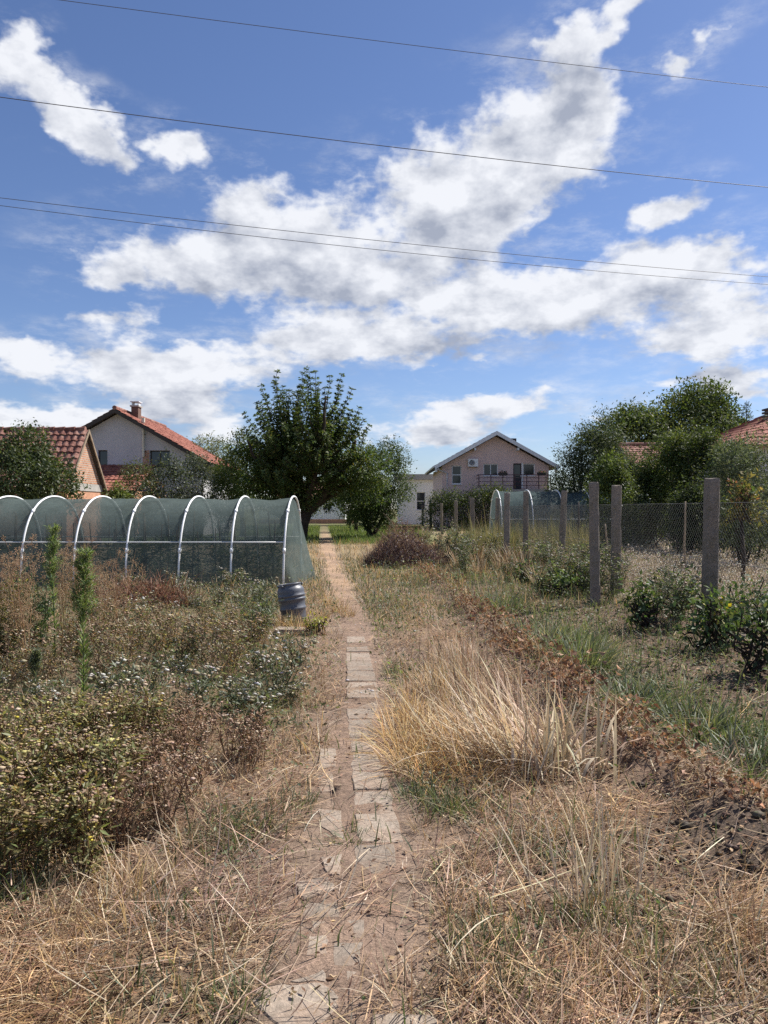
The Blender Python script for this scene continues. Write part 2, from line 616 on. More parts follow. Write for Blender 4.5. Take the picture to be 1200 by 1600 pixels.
def brick_mat(name):
    m, T, out = material(name)
    tc = T.n('ShaderNodeTexCoord')
    sp = T.n('ShaderNodeSeparateXYZ'); T.put(sp.inputs[0], tc.outputs['Object'])
    co = T.comb(T.math('ADD', sp.outputs[0], sp.outputs[1]), sp.outputs[2])
    b = T.n('ShaderNodeTexBrick')
    T.put(b.inputs['Vector'], co)
    b.inputs['Color1'].default_value = (0.40, 0.165, 0.085, 1)
    b.inputs['Color2'].default_value = (0.50, 0.27, 0.16, 1)
    b.inputs['Mortar'].default_value = (0.40, 0.35, 0.29, 1)
    b.inputs['Scale'].default_value = 1.0
    b.inputs['Brick Width'].default_value = 0.26
    b.inputs['Row Height'].default_value = 0.085
    b.inputs['Mortar Size'].default_value = 0.016
    b.inputs['Bias'].default_value = -0.1
    n = T.noise(tc.outputs['Object'], 3.0, 5, 0.6)
    c = T.vmath('SCALE', b.outputs[0], scale=T.maprange(n.outputs[0], 0.3, 0.7, 0.75, 1.25))
    p = T.n('ShaderNodeBsdfPrincipled')
    T.put(p.inputs['Base Color'], c)
    p.inputs['Roughness'].default_value = 0.9
    bp = T.n('ShaderNodeBump'); bp.inputs['Strength'].default_value = 0.8; bp.inputs['Distance'].default_value = 0.015
    bp.invert = True
    T.put(bp.inputs['Height'], b.outputs['Fac']); T.put(p.inputs['Normal'], bp.outputs[0])
    T.put(out.inputs[0], p.outputs[0])
    return m


def ground_mat():
    m, T, out = material('ground')
    tc = T.n('ShaderNodeTexCoord')
    co = tc.outputs['Object']
    a = T.n('ShaderNodeAttribute', attribute_name='Col')
    n1 = T.noise(co, 1.3, 6, 0.6)
    n2 = T.noise(co, 9.0, 6, 0.65)
    n3 = T.noise(T.vmath('MULTIPLY', co, (1.0, 2.2, 1.0)), 55.0, 5, 0.7)
    n4 = T.noise(co, 210.0, 3, 0.6)
    f = T.math('MULTIPLY', T.maprange(n1.outputs[0], 0.3, 0.7, 0.8, 1.2), T.maprange(n2.outputs[0], 0.3, 0.7, 0.68, 1.32))
    f = T.math('MULTIPLY', f, T.maprange(n3.outputs[0], 0.32, 0.68, 0.6, 1.4))
    f = T.math('MULTIPLY', f, T.maprange(n4.outputs[0], 0.3, 0.7, 0.75, 1.25))
    c = T.vmath('SCALE', a.outputs['Color'], scale=f)
    c = T.mix(T.maprange(n2.outputs[0], 0.52, 0.75, 0, 0.35), c, (0.17, 0.115, 0.075, 1))
    p = T.n('ShaderNodeBsdfPrincipled')
    T.put(p.inputs['Base Color'], c)
    p.inputs['Roughness'].default_value = 0.95
    p.inputs['Specular IOR Level'].default_value = 0.15
    b1 = T.n('ShaderNodeBump'); b1.inputs['Strength'].default_value = 0.9; b1.inputs['Distance'].default_value = 0.05
    T.put(b1.inputs['Height'], n2.outputs[0])
    b2 = T.n('ShaderNodeBump'); b2.inputs['Strength'].default_value = 0.8; b2.inputs['Distance'].default_value = 0.012
    T.put(b2.inputs['Height'], n3.outputs[0]); T.put(b2.inputs['Normal'], b1.outputs[0])
    T.put(p.inputs['Normal'], b2.outputs[0])
    T.put(out.inputs[0], p.outputs[0])
    return m


def glass_mat(name, tint=(0.02, 0.025, 0.03)):
    m, T, out = material(name)
    p = T.n('ShaderNodeBsdfPrincipled')
    tc = T.n('ShaderNodeTexCoord')
    n = T.noise(tc.outputs['Object'], 1.2, 3, 0.5)
    T.put(p.inputs['Base Color'], T.vmath('SCALE', tuple(tint), scale=T.maprange(n.outputs[0], 0.3, 0.7, 0.6, 1.4)))
    p.inputs['Roughness'].default_value = 0.06
    p.inputs['Specular IOR Level'].default_value = 0.6
    T.put(out.inputs[0], p.outputs[0])
    return m


M_LEAF = veg_mat('leaf', 0.42, 0.022, 0.5)
M_DRY = veg_mat('dry_plant', 0.28, 0.015, 0.6, (1.1, 1.0, 0.8))
M_BARK = surf_mat('bark', (0.045, 0.034, 0.027), 0.4, 5, 0.9, 0.9, 30)
M_STEM = surf_mat('stem', (0.1, 0.08, 0.05), 0.3, 8, 0.85, 0.0, use_attr=True)
M_GROUND = ground_mat()
M_SLAB = surf_mat('concrete_slab', (0.315, 0.262, 0.21), 0.24, 5, 0.94, 0.5, 90, 0.15, col2=(0.225, 0.172, 0.132), fine=0.14, orand=0.16)
M_POST = surf_mat('weathered_concrete', (0.27, 0.232, 0.20), 0.42, 5, 0.92, 0.6, 30, 0.2, col2=(0.145, 0.125, 0.095), orand=0.12, fine=0.16)
M_PVC = surf_mat('white_pipe', (0.80, 0.81, 0.80), 0.06, 4, 0.4)
M_NET = net_mat('shade_net', (0.125, 0.158, 0.15), 0.31)
M_NET2 = net_mat('shade_net_pale', (0.11, 0.148, 0.15), 0.27)
M_BARREL = surf_mat('barrel_plastic', (0.10, 0.107, 0.125), 0.18, 6, 0.42, 0.1, 40, 0.5)
M_PINK = surf_mat('pink_render', (0.72, 0.53, 0.475), 0.07, 1.2, 0.9, 0.03, 12)
M_GREYR = surf_mat('grey_render', (0.50, 0.49, 0.51), 0.10, 0.9, 0.9, 0.04, 10)
M_WHITE = surf_mat('white_paint', (0.78, 0.78, 0.77), 0.06, 2, 0.6)
M_FASCIA = surf_mat('white_fascia', (0.70, 0.71, 0.73), 0.08, 2, 0.5)
M_TILE = surf_mat('roof_tile', (0.235, 0.085, 0.062), 0.3, 3.0, 0.85, 0.1, 12, 0.2, col2=(0.29, 0.125, 0.09), use_attr=False)
M_TILEOLD = surf_mat('old_roof_tile', (0.225, 0.10, 0.078), 0.38, 3.5, 0.88, 0.1, 12, 0.2, col2=(0.27, 0.16, 0.125))
M_DARKWOOD = surf_mat('dark_wood', (0.06, 0.05, 0.045), 0.25, 4, 0.8)
M_WOOD = surf_mat('weathered_wood', (0.26, 0.20, 0.14), 0.3, 5, 0.85, 0.4, 40)
M_BRICK = brick_mat('brick_wall')
M_CONC = surf_mat('concrete_band', (0.38, 0.36, 0.33), 0.15, 3, 0.9, 0.3, 40)
M_GLASS = glass_mat('window_glass')
M_DARK = surf_mat('dark_metal', (0.05, 0.045, 0.05), 0.2, 5, 0.5)
M_RAIL = surf_mat('maroon_railing', (0.10, 0.05, 0.055), 0.2, 5, 0.5)
M_GALV = surf_mat('galvanised_wire', (0.13, 0.13, 0.125), 0.15, 5, 0.6, metallic=0.0)
M_CABLE = surf_mat('cable', (0.10, 0.10, 0.11), 0.1, 5, 0.6)
M_CLAY = surf_mat('block_wall', (0.50, 0.27, 0.17), 0.2, 4, 0.9, 0.4, 20)
M_CHIM = surf_mat('sooty_brick', (0.15, 0.095, 0.075), 0.25, 6, 0.9, 0.4, 30)
M_CREAM = surf_mat('cream_pipe', (0.62, 0.57, 0.47), 0.15, 4, 0.6)

# ------------------------------------------------------------------ terrain
RIDGE = np.array([G(655, 886), G(700, 925), G(745, 965), G(830, 1036), G(905, 1110), G(1005, 1185), G(1120, 1262), G(1300, 1400)])
RIDGE = RIDGE[np.argsort(RIDGE[:, 1])]
PATH = np.array([G(560, 1640), G(545, 1590), G(548, 1480), G(556, 1400), G(566, 1300), G(570, 1240), G(566, 1160), G(566, 1080), G(561, 1010), G(548, 950), G(525, 900), G(512, 860), G(507, 830), G(505, 812)])
PATH = np.concatenate([[[PATH[0, 0], -4.0]], PATH])


def ridge_x(y):
    return np.interp(y, RIDGE[:, 1], RIDGE[:, 0])


def path_x(y):
    return np.interp(y, PATH[:, 1], PATH[:, 0])


def wob(x, y, s=1.0, seed=0.0):
    """smooth pseudo noise, about -1 .. 1"""
    x = x * s; y = y * s
    return (np.sin(1.7 * x + 0.9 * y + seed) + np.sin(-1.1 * x + 2.3 * y + 1.7 * seed + 1.3) + np.sin(2.9 * x + 1.3 * y + 2.1 * seed + 4.0) * 0.7
            + np.sin(0.6 * x - 3.7 * y + 0.4 * seed + 2.0) * 0.6 + np.sin(5.3 * x - 4.1 * y + seed) * 0.4) / 3.0


def sstep(a, b, x):
    t = np.clip((x - a) / (b - a), 0, 1)
    return t * t * (3 - 2 * t)


def H(x, y):
    x = np.asarray(x, float); y = np.asarray(y, float)
    h = 0.022 * wob(x, y, 0.8, 1.0) + 0.012 * wob(x, y, 2.6, 3.0) + 0.006 * wob(x, y, 7.0, 5.0)
    h = h * np.clip(1.2 - y / 80, 0.2, 1)
    dp = np.abs(x - path_x(y))
    h = h * (0.25 + 0.75 * sstep(0.25, 0.8, dp)) - 0.02 * (1 - sstep(0.3, 0.7, dp))
    rx = x - ridge_x(y)
    on = sstep(2.0, 3.5, y) * (1 - sstep(19, 23, y))
    h = h + on * (0.13 * np.exp(-(rx / 0.2) ** 2) - 0.05 * np.exp(-((rx - 0.5) / 0.22) ** 2))
    soil = on * sstep(0.2, 0.9, rx) * (1 - sstep(3.0, 3.6, rx))
    h = h + soil * 0.025 * wob(x, y, 6.5, 9.0)
    return h


def P3(px, py, z=0.0):
    x, y = G(px, py, z)
    return (x, y, float(H(x, y)))


def zones(x, y):
    yy = np.maximum(y, 1.2)
    px = 600 + FPX * x / yy
    py = HOR + FPX * EYE / yy
    n = wob(x, y, 1.6, 2.0)
    z = {}
    dp = np.abs(x - path_x(y) + 0.06 * n)
    z['path'] = 1 - sstep(0.16, 0.52, dp)
    near = 1 - sstep(3.6, 5.0, y)
    z['bare'] = 1 - sstep(0.10 + 0.15 * near, 0.33 + 0.16 * near, dp)
    rx = x - ridge_x(y) + 0.08 * n
    z['soil'] = sstep(0.0, 0.35, rx) * (1 - sstep(22, 30, y)) * sstep(-1, 3.2, y)
    z['soil'] = np.maximum(z['soil'], 0.95 * np.clip(1.6 * np.exp(-(((px - 1130) / 150) ** 2 + ((py - 1335) / 62) ** 2)), 0, 1))
    z['field'] = sstep(4.2, 4.7, x + 0.1 * n) * sstep(6, 9, y) * (1 - sstep(40, 46, y))
    z['lawn'] = sstep(33, 36, y + 1.5 * n) * (1 - sstep(1.5, 4, x))
    lb = 330 - np.clip((py - 1150) / 250, 0, 2) * 210
    z['bed'] = (1 - sstep(-40, 50, px - lb + 30 * n)) * sstep(1120, 1180, py + 15 * n)
    z['bed2'] = (1 - sstep(-30, 60, px - 440 + 40 * n)) * sstep(985, 1005, py) * (1 - sstep(1085, 1120, py + 14 * n))
    z['mid'] = (1 - sstep(-40, 40, px - 440 + 30 * n)) * sstep(905, 925, py) * (1 - sstep(1160, 1210, py))
    z['far'] = sstep(45, 60, y)
    return z, px, py


def ground_colour(x, y):
    z, px, py = zones(x, y)
    c = np.tile(np.array([0.225, 0.158, 0.112]), (len(x), 1))
    def lay(w, col):
        nonlocal c
        c = c * (1 - w[:, None]) + np.array(col) * w[:, None]
    lay(0.45 * sstep(0.0, 0.9, wob(x, y, 1.1, 7.0)), (0.165, 0.125, 0.08))
    lay(z['mid'] * 0.7, (0.19, 0.155, 0.09))
    lay(z['bed'] * 0.8, (0.13, 0.095, 0.06))
    lay(z['bed2'] * 0.7, (0.14, 0.105, 0.065))
    lay(sstep(14, 22, y) * (1 - z['path']) * 0.8, (0.27, 0.215, 0.125))
    lay(z['soil'] * 0.88, (0.128, 0.092, 0.068))
    lay(z['soil'] * (1 - sstep(3.6, 4.6, y)) * 0.8, (0.105, 0.08, 0.062))
    lay(z['path'] * 0.8, (0.25, 0.185, 0.14))
    lay(z['path'] * sstep(11, 16, y) * (0.62 + 0.38 * np.sign(wob(x, y, 2.2, 3.0)) * np.abs(wob(x, y, 2.2, 3.0)) ** 0.5), (0.37, 0.262, 0.172))
    lay(z['field'], (0.40, 0.345, 0.27))
    lay(z['lawn'] * (1 - 0.85 * z['path']), (0.115, 0.15, 0.05))
    lay(z['far'] * 0.8, (0.12, 0.12, 0.055))
    return c


def axis(lo, hi, dense_lo, dense_hi, step, grow=1.18):
    a = list(np.arange(dense_lo, dense_hi + 1e-6, step))
    s = step
    while a[-1] < hi:
        s *= grow
        a.append(a[-1] + s)
    s = step
    b = []
    p = dense_lo
    while p > lo:
        s *= grow
        p -= s
        b.append(p)
    return np.array(b[::-1] + a)


xs = axis(-900, 900, -5.5, 6.0, 0.064, 1.12)
ys = axis(-60, 1500, 1.6, 15.0, 0.068, 1.05)
gx, gy = np.meshgrid(xs, ys)
fx, fy = gx.ravel(), gy.ravel()
gg = Geo()
nx, ny = len(xs), len(ys)
ii = (np.arange(ny - 1)[:, None] * nx + np.arange(nx - 1)[None, :]).ravel()
gg.add(np.stack([fx, fy, H(fx, fy)], 1), np.stack([ii, ii + 1, ii + nx + 1, ii + nx], 1), ground_colour(fx, fy))
ground = kind(gg.build('ground', M_GROUND, smooth=True), 'structure')

# ------------------------------------------------------------------ path of slabs
path_geo = Geo()
py_ = np.concatenate([np.arange(2.0, 12, 0.12), np.geomspace(12, 90, 60)])
pw = np.linspace(-1, 1, 13)
hw = 0.26 + 0.05 * wob(py_ * 0, py_, 2.0, 4.0)
PX = path_x(py_)[:, None] + pw[None, :] * (hw[:, None] + 0.05 * wob(py_[:, None] * 1.0, pw[None, :] * 3, 3.0, 2.0))
PY = np.repeat(py_[:, None], len(pw), 1)
edge = 1 - np.abs(pw)[None, :] ** 4
PZ = H(PX, PY) - 0.008 + 0.012 * edge
k_ = (np.arange(len(py_) - 1)[:, None] * len(pw) + np.arange(len(pw) - 1)[None, :]).ravel()
pc = ground_colour(PX.ravel(), PY.ravel()) * np.array([1.02, 0.98, 0.97])
path_geo.add(np.stack([PX.ravel(), PY.ravel(), PZ.ravel()], 1), np.stack([k_, k_ + 1, k_ + len(pw) + 1, k_ + len(pw)], 1), pc)
garden_path = kind(path_geo.build('path', M_GROUND, smooth=True), 'structure')

SLABS = [
    [(401, 1540), (455, 1534), (510, 1532), (528, 1551), (529, 1568), (496, 1604), (440, 1602), (393, 1560)],
    [(583, 1586), (636, 1584), (684, 1589), (702, 1640), (640, 1668), (576, 1650)],
    [(452, 1531), (505, 1513), (511, 1528), (470, 1532)],
    [(481, 1459), (511, 1457), (512, 1487), (476, 1490)],
    [(472, 1407), (530, 1406), (531, 1429), (474, 1433)],
    [(457, 1378), (509, 1368), (531, 1384), (475, 1403)],
    [(534, 1408), (573, 1404), (576, 1426), (534, 1430)],
    [(500, 1338), (533, 1332), (532, 1364), (509, 1364)],
    [(573, 1378), (614, 1388), (619, 1408), (577, 1423)],
    [(551, 1317), (616, 1313), (619, 1346), (584, 1362), (557, 1342)],
    [(556, 1269), (618, 1266), (629, 1309), (561, 1315)],
    [(553, 1233), (611, 1231), (617, 1264), (556, 1267)],
    [(497, 1258), (533, 1262), (535, 1309), (503, 1286)],
    [(494, 1202), (520, 1199), (522, 1229), (498, 1233)],
    [(500, 1168), (524, 1166), (525, 1194), (499, 1197)],
    [(538, 1434), (572, 1430), (570, 1462), (536, 1466)],
    [(482, 1436), (530, 1433), (531, 1453), (484, 1456)],
    [(518, 1470), (566, 1468), (562, 1506), (520, 1508)],
    [(540, 1512), (590, 1510), (596, 1556), (536, 1558)],
]
rows = [(992, 541, 569), (1004, 541, 572), (1018, 541, 577), (1031, 541, 580), (1046, 542, 584), (1063, 542, 590), (1075, 541, 591), (1089, 541, 593), (1104, 541, 588), (1121, 543, 582), (1137, 545, 584), (1154, 547, 586), (1173, 549, 588), (1201, 550, 600), (1230, 553, 609)]
for (a, b) in zip(rows[:-1], rows[1:]):
    g_ = 0.55
    SLABS.append([(a[1], a[0] + g_), ((a[1] + a[2]) / 2, a[0] + g_ + 0.4), (a[2], a[0] + g_), (b[2], b[0] - g_), (b[1] + 0.4 * (b[2] - b[1]), b[0] - g_ - 0.3), (b[1], b[0] - g_)])
rng = np.random.default_rng(5)
for poly in SLABS:
    pts = np.array([G(*p) for p in poly])
    # finer, chipped outline
    out_ = []
    for i in range(len(pts)):
        a, b = pts[i], pts[(i + 1) % len(pts)]
        for t in (0.0, 0.33, 0.67):
            out_.append(a * (1 - t) + b * t + rng.normal(0, 0.004, 2) * (t > 0) + rng.normal(0, 0.006, 2) * (t == 0))
    pts = np.array(out_)
    c0 = pts.mean(0)
    n = len(pts)
    zb = float(H(c0[0], c0[1]))
    tilt = rng.normal(0, 0.012, 2)
    def zz(p, base):
        return zb + base + (p - c0) @ tilt
    inner = c0 + (pts - c0) * (1 - 0.007 / max(0.05, float(np.abs(pts - c0).max())))
    v, f = [], []
    for ring, dz in ((pts, -0.06), (pts, 0.003), (inner, 0.008)):
        v += [(p[0] - c0[0], p[1] - c0[1], zz(p, dz) - zb) for p in ring]
    for r_ in range(2):
        for i in range(n):
            j = (i + 1) % n
            f.append([r_ * n + i, r_ * n + j, (r_ + 1) * n + j, (r_ + 1) * n + i])
    f.append([2 * n + i for i in range(n)])
    g_ = Geo()
    area = 0.5 * np.sum(pts[:, 0] * np.roll(pts[:, 1], -1) - pts[:, 1] * np.roll(pts[:, 0], -1))
    if area < 0:
        f = [q[::-1] for q in f]
    g_.poly(v, f)
    s = g_.build('paving_slab', M_SLAB, garden_path, loc=(c0[0], c0[1], zb + rng.uniform(-0.006, 0.004)))

# ------------------------------------------------------------------ buildings
def slab_cells(x0, x1, ztop, zbot, holes, kinks=()):
    """cells (xa, xb, za, zb at xa, zb at xb) of a wall x0..x1 under the line ztop(x), minus rectangular holes"""
    cuts = sorted(set([x0, x1] + [h[0] for h in holes] + [h[1] for h in holes] + list(kinks)))
    cells = []
    for a, b in zip(cuts[:-1], cuts[1:]):
        m = 0.5 * (a + b)
        hs = sorted([(h[2], h[3]) for h in holes if h[0] <= m <= h[1]])
        z = zbot
        for (h0, h1) in hs:
            if h0 > z + 1e-6:
                cells.append((a, b, z, h0, h0))
            z = h1
        cells.append((a, b, z, ztop(a), ztop(b)))
    return cells


def gable_wall(geo, x0, x1, y0, t, zbot, ztop, holes, kinks):
    for (a, b, za, ta, tb) in slab_cells(x0, x1, ztop, zbot, holes, kinks):
        geo.hexa([(a, y0, za), (b, y0, za), (b, y0 + t, za), (a, y0 + t, za)], [(a, y0, ta), (b, y0, tb), (b, y0 + t, tb), (a, y0 + t, ta)])


def window(parent, x0, x1, z0, z1, y, fmat, bars=(1,), depth=0.12, sill=True, fw=0.07, hbar=None, name='window'):
    """frame set into an opening of a wall facing the camera, with panes behind it"""
    g = Geo()
    yf = y + depth
    g.box(x0, x0 + fw, yf, yf + 0.06, z0, z1)
    g.box(x1 - fw, x1, yf, yf + 0.06, z0, z1)
    g.box(x0 + fw, x1 - fw, yf, yf + 0.06, z0, z0 + fw)
    g.box(x0 + fw, x1 - fw, yf, yf + 0.06, z1 - fw, z1)
    w = g.build(name, fmat, parent)
    nb = bars[0]
    edges = np.linspace(x0 + fw, x1 - fw, nb + 1)
    for i, (a, b) in enumerate(zip(edges[:-1], edges[1:])):
        if i:
            m = Geo(); m.box(a - 0.03, a + 0.03, yf + 0.004, yf + 0.05, z0 + fw, z1 - fw); m.build('mullion', fmat, w)
        p = Geo(); p.box(a, b, yf + 0.025, yf + 0.035, z0 + fw, z1 - fw); p.build('pane', M_GLASS, w)
    if hbar is not None:
        m = Geo(); m.box(x0 + fw, x1 - fw, yf - 0.004, yf + 0.045, hbar - 0.035, hbar + 0.035); m.build('transom', fmat, w)
    if sill:
        m = Geo(); m.box(x0 - 0.06, x1 + 0.06, y - 0.07, yf, z0 - 0.05, z0 - 0.002); m.build('sill', fmat, w)
    return w


def tile_courses(parent, p_eave0, p_eave1, p_ridge0, p_ridge1, ncourse, ncol, mat, name='tile_course', wave=0.035, lift=0.05):
    """courses of pantiles between an eave line and a ridge line, each course overlapping the one below"""
    e0, e1, r0, r1 = [np.array(p, float) for p in (p_eave0, p_eave1, p_ridge0, p_ridge1)]
    nrm = np.cross(e1 - e0, r0 - e0); nrm /= np.linalg.norm(nrm)
    if nrm[2] < 0: nrm = -nrm
    s = np.linspace(0, 1, ncol * 4 + 1)
    prof = np.array([0, 0.75, 1.0, 0.35])[np.arange(len(s)) % 4]
    rg = np.random.default_rng(len(s) + ncourse)
    for k in range(ncourse):
        ta, tb = k / ncourse, min((k + 1.15) / ncourse, 1.0)
        rows_ = []
        jit = np.repeat(rg.normal(0, 0.008, ncol + 1), 4)[:len(s)]
        for t, up in ((ta, lift), (tb, 0.012)):
            base = (e0 * (1 - t) + r0 * t)[None, :] * (1 - s)[:, None] + (e1 * (1 - t) + r1 * t)[None, :] * s[:, None]
            rows_.append(base + nrm * (up + wave * prof + jit)[:, None])
        low = rows_[0] - nrm * (0.03 + 0.0 * prof)[:, None]
        n = len(s)
        v = np.concatenate([low, rows_[0], rows_[1]])
        i = np.arange(n - 1)
        f = np.concatenate([np.stack([i, i + 1, n + i + 1, n + i], 1), np.stack([n + i, n + i + 1, 2 * n + i + 1, 2 * n + i], 1)])
        g = Geo(); g.add(v, f)
        g.build(name, mat, parent)


def roof_slab(geo, e0, e1, r0, r1, t):
    """thick sloped plane; T thickness downwards"""
    pts = [Vector(p) for p in (e0, e1, r1, r0)]
    geo.hexa([tuple(p - Vector((0, 0, t))) for p in pts], [tuple(p) for p in pts])


# --- grey rendered house, left
def left_house():
    Y = 45.0
    xc, za, hw = -15.6, 7.35, 5.55
    slope = (7.35 - 4.2) / hw
    root = empty('rendered_house', (xc, Y, 0))
    tag(root, 'grey rendered house with red tiled gable roof rising behind the brick shed', 'house')
    def L(x): return x - xc
    wall = Geo()
    x0, x1 = -5.0, 5.0
    def ztop(x): return za - 0.22 - slope * abs(x)
    win = (L(-13.72), L(-12.55), 4.05, 4.98)
    small = (L(-16.75), L(-16.2), 3.9, 5.0)
    gable_wall(wall, x0, x1, 0, 0.3, 0, ztop, [win, small], kinks=(0.0,))
    wall.box(x0, x0 + 0.3, 0.31, 9.0, 0, ztop(x0) - 0.02)
    wall.box(x1 - 0.3, x1, 0.31, 9.0, 0, ztop(x1) - 0.02)
    gable_wall(wall, x0, x1, 9.01, 0.3, 0, ztop, [], kinks=(0.0,))
    wall.box(-4.69, 4.69, 0.31, 9.0, 2.6, 2.8)
    wall.build('wall', M_GREYR, root)
    w = window(root, *win, 0, M_DARKWOOD, (2,), 0.16, fw=0.06)
    window(root, *small, 0, M_DARKWOOD, (1,), 0.16, fw=0.06)
    pr = Geo(); pr.box(L(-14.12), L(-13.74), -0.025, 0, 3.4, 4.98); pr.build('brick_patch', M_BRICK, root)
    rf = Geo()
    for s in (-1, 1):
        roof_slab(rf, (s * hw, -0.45, za - slope * hw), (s * hw, 9.6, za - slope * hw), (0, -0.45, za), (0, 9.6, za), 0.16)
    roof = rf.build('roof', M_DARKWOOD, root)
    for s in (-1, 1):
        tile_courses(roof, (s * (hw + 0.06), -0.5, za - slope * (hw + 0.06) + 0.01), (s * (hw + 0.06), 9.65, za - slope * (hw + 0.06) + 0.01), (0, -0.5, za + 0.02), (0, 9.65, za + 0.02), 17, 40, M_TILE)
    fb = Geo()
    for s in (-1, 1):
        fb.prism([(s * hw, -0.52, za - slope * hw + 0.02), (0, -0.52, za + 0.02), (0, -0.52, za - 0.22), (s * hw, -0.52, za - slope * hw - 0.22)], (0, 0.05, 0))
    fb.build('barge_board', M_DARKWOOD, roof)
    rc = Geo(); rc.tube([(0, -0.55, za + 0.07), (0, 9.7, za + 0.07)], 0.13, 8); rc.build('ridge_cap', M_TILEOLD, roof)
    ch = Geo()
    cx = L(-15.12)
    ch.box(cx - 0.21, cx + 0.21, 1.6, 2.2, 6.2, 7.75)
    chim = ch.build('chimney', M_CHIM, roof)
    cc = Geo(); cc.box(cx - 0.27, cx + 0.27, 1.52, 2.28, 7.752, 7.84); cc.build('chimney_cap', M_CONC, chim)
    c2 = Geo()
    for sx in (-1, 1):
        c2.box(cx + sx * 0.18 - 0.03, cx + sx * 0.18 + 0.03, 1.7, 2.1, 7.842, 8.04)
    c2.box(cx - 0.27, cx + 0.27, 1.56, 2.24, 8.042, 8.09)
    c2.build('chimney_hood', M_FASCIA, chim)
    vp = Geo()
    vx = L(-14.05)
    vp.tube([(vx, -0.16, 4.6), (vx, -0.16, 5.4), (vx, -0.16, 6.6)], 0.07, 8)
    vp.tube([(vx, -0.16, 6.6), (vx, -0.16, 6.85)], 0.11, 8)
    vp.build('flue_pipe', M_CREAM, root)
    for zz in (4.9, 5.9):
        b = Geo(); b.box(vx - 0.09, vx + 0.09, -0.18, 0, zz, zz + 0.04); b.build('pipe_bracket', M_DARK, root)
    # low annex with its own tiled roof
    ax0, ax1 = L(-17.2), L(-13.6)
    an = Geo(); an.box(ax0, ax1, -3.2, -0.01, 0, 2.55); an.build('annex_wall', M_CLAY, root)
    ar = Geo(); roof_slab(ar, (ax0 - 0.2, -3.6, 2.5), (ax1 + 0.2, -3.6, 2.5), (ax0 - 0.2, -0.02, 4.1), (ax1 + 0.2, -0.02, 4.1), 0.12)
    arf = ar.build('annex_roof', M_DARKWOOD, root)
    tile_courses(arf, (ax0 - 0.25, -3.65, 2.5), (ax1 + 0.25, -3.65, 2.5), (ax0 - 0.25, -0.03, 4.12), (ax1 + 0.25, -0.03, 4.12), 10, 16, M_TILE)


left_house()


# --- old brick shed with tiled roof, far left
def brick_shed():
    xg, yr, zr = -11.68, 30.0, 4.62       # gable end, ridge line
    hd, ze = 1.75, 2.55                   # half depth, eave height
    root = empty('brick_shed', (xg, yr, 0))
    tag(root, 'old brick shed with steep red tiled roof behind the dark bush at far left', 'shed')
    g = Geo()
    # gable end wall, split in brick triangle, band, block base
    g.prism([(0, -hd, ze), (0, hd, ze), (0, 0, zr - 0.12)], (-0.25, 0, 0))
    g.build('gable_wall', M_BRICK, root)
    b = Geo(); b.box(-0.27, 0.03, -hd - 0.02, hd + 0.02, ze - 0.28, ze - 0.003); b.build('concrete_band', M_CONC, root)
    w = Geo(); w.box(-0.25, 0, -hd, hd, 0, ze - 0.283); w.box(-9.0, -0.255, -hd, -hd + 0.25, 0, ze - 0.05); w.box(-9.0, -0.255, hd - 0.25, hd, 0, ze - 0.05); w.build('block_wall', M_CLAY, root)
    rf = Geo()
    sl = (zr - ze) / hd
    for s in (-1, 1):
        e = s * (hd + 0.22)
        roof_slab(rf, (-9.3, e, zr - sl * abs(e)), (0.12, e, zr - sl * abs(e)), (-9.3, 0, zr), (0.12, 0, zr), 0.10)
    roof = rf.build('roof', M_DARKWOOD, root)
    for s in (-1, 1):
        e = s * (hd + 0.26)
        tile_courses(roof, (-9.3, e, zr - sl * abs(e) + 0.01), (0.14, e, zr - sl * abs(e) + 0.01), (-9.3, 0, zr + 0.02), (0.14, 0, zr + 0.02), 10, 36, M_TILEOLD, wave=0.05, lift=0.06)
        vb = Geo()
        vb.prism([(0.15, e, zr - sl * abs(e) + 0.03), (0.15, 0, zr + 0.06), (0.15, 0, zr - 0.08), (0.15, e, zr - sl * abs(e) - 0.10)], (0.04, 0, 0))
        vb.build('verge_board', M_WOOD, roof)
    for k in range(23):
        x = -9.2 + k * 0.4
        r = Geo(); r.tube([(x, 0, zr + 0.04), (x + 0.43, 0, zr + 0.055)], [0.09, 0.115], 8); r.build('ridge_tile', M_TILEOLD, roof)


brick_shed()


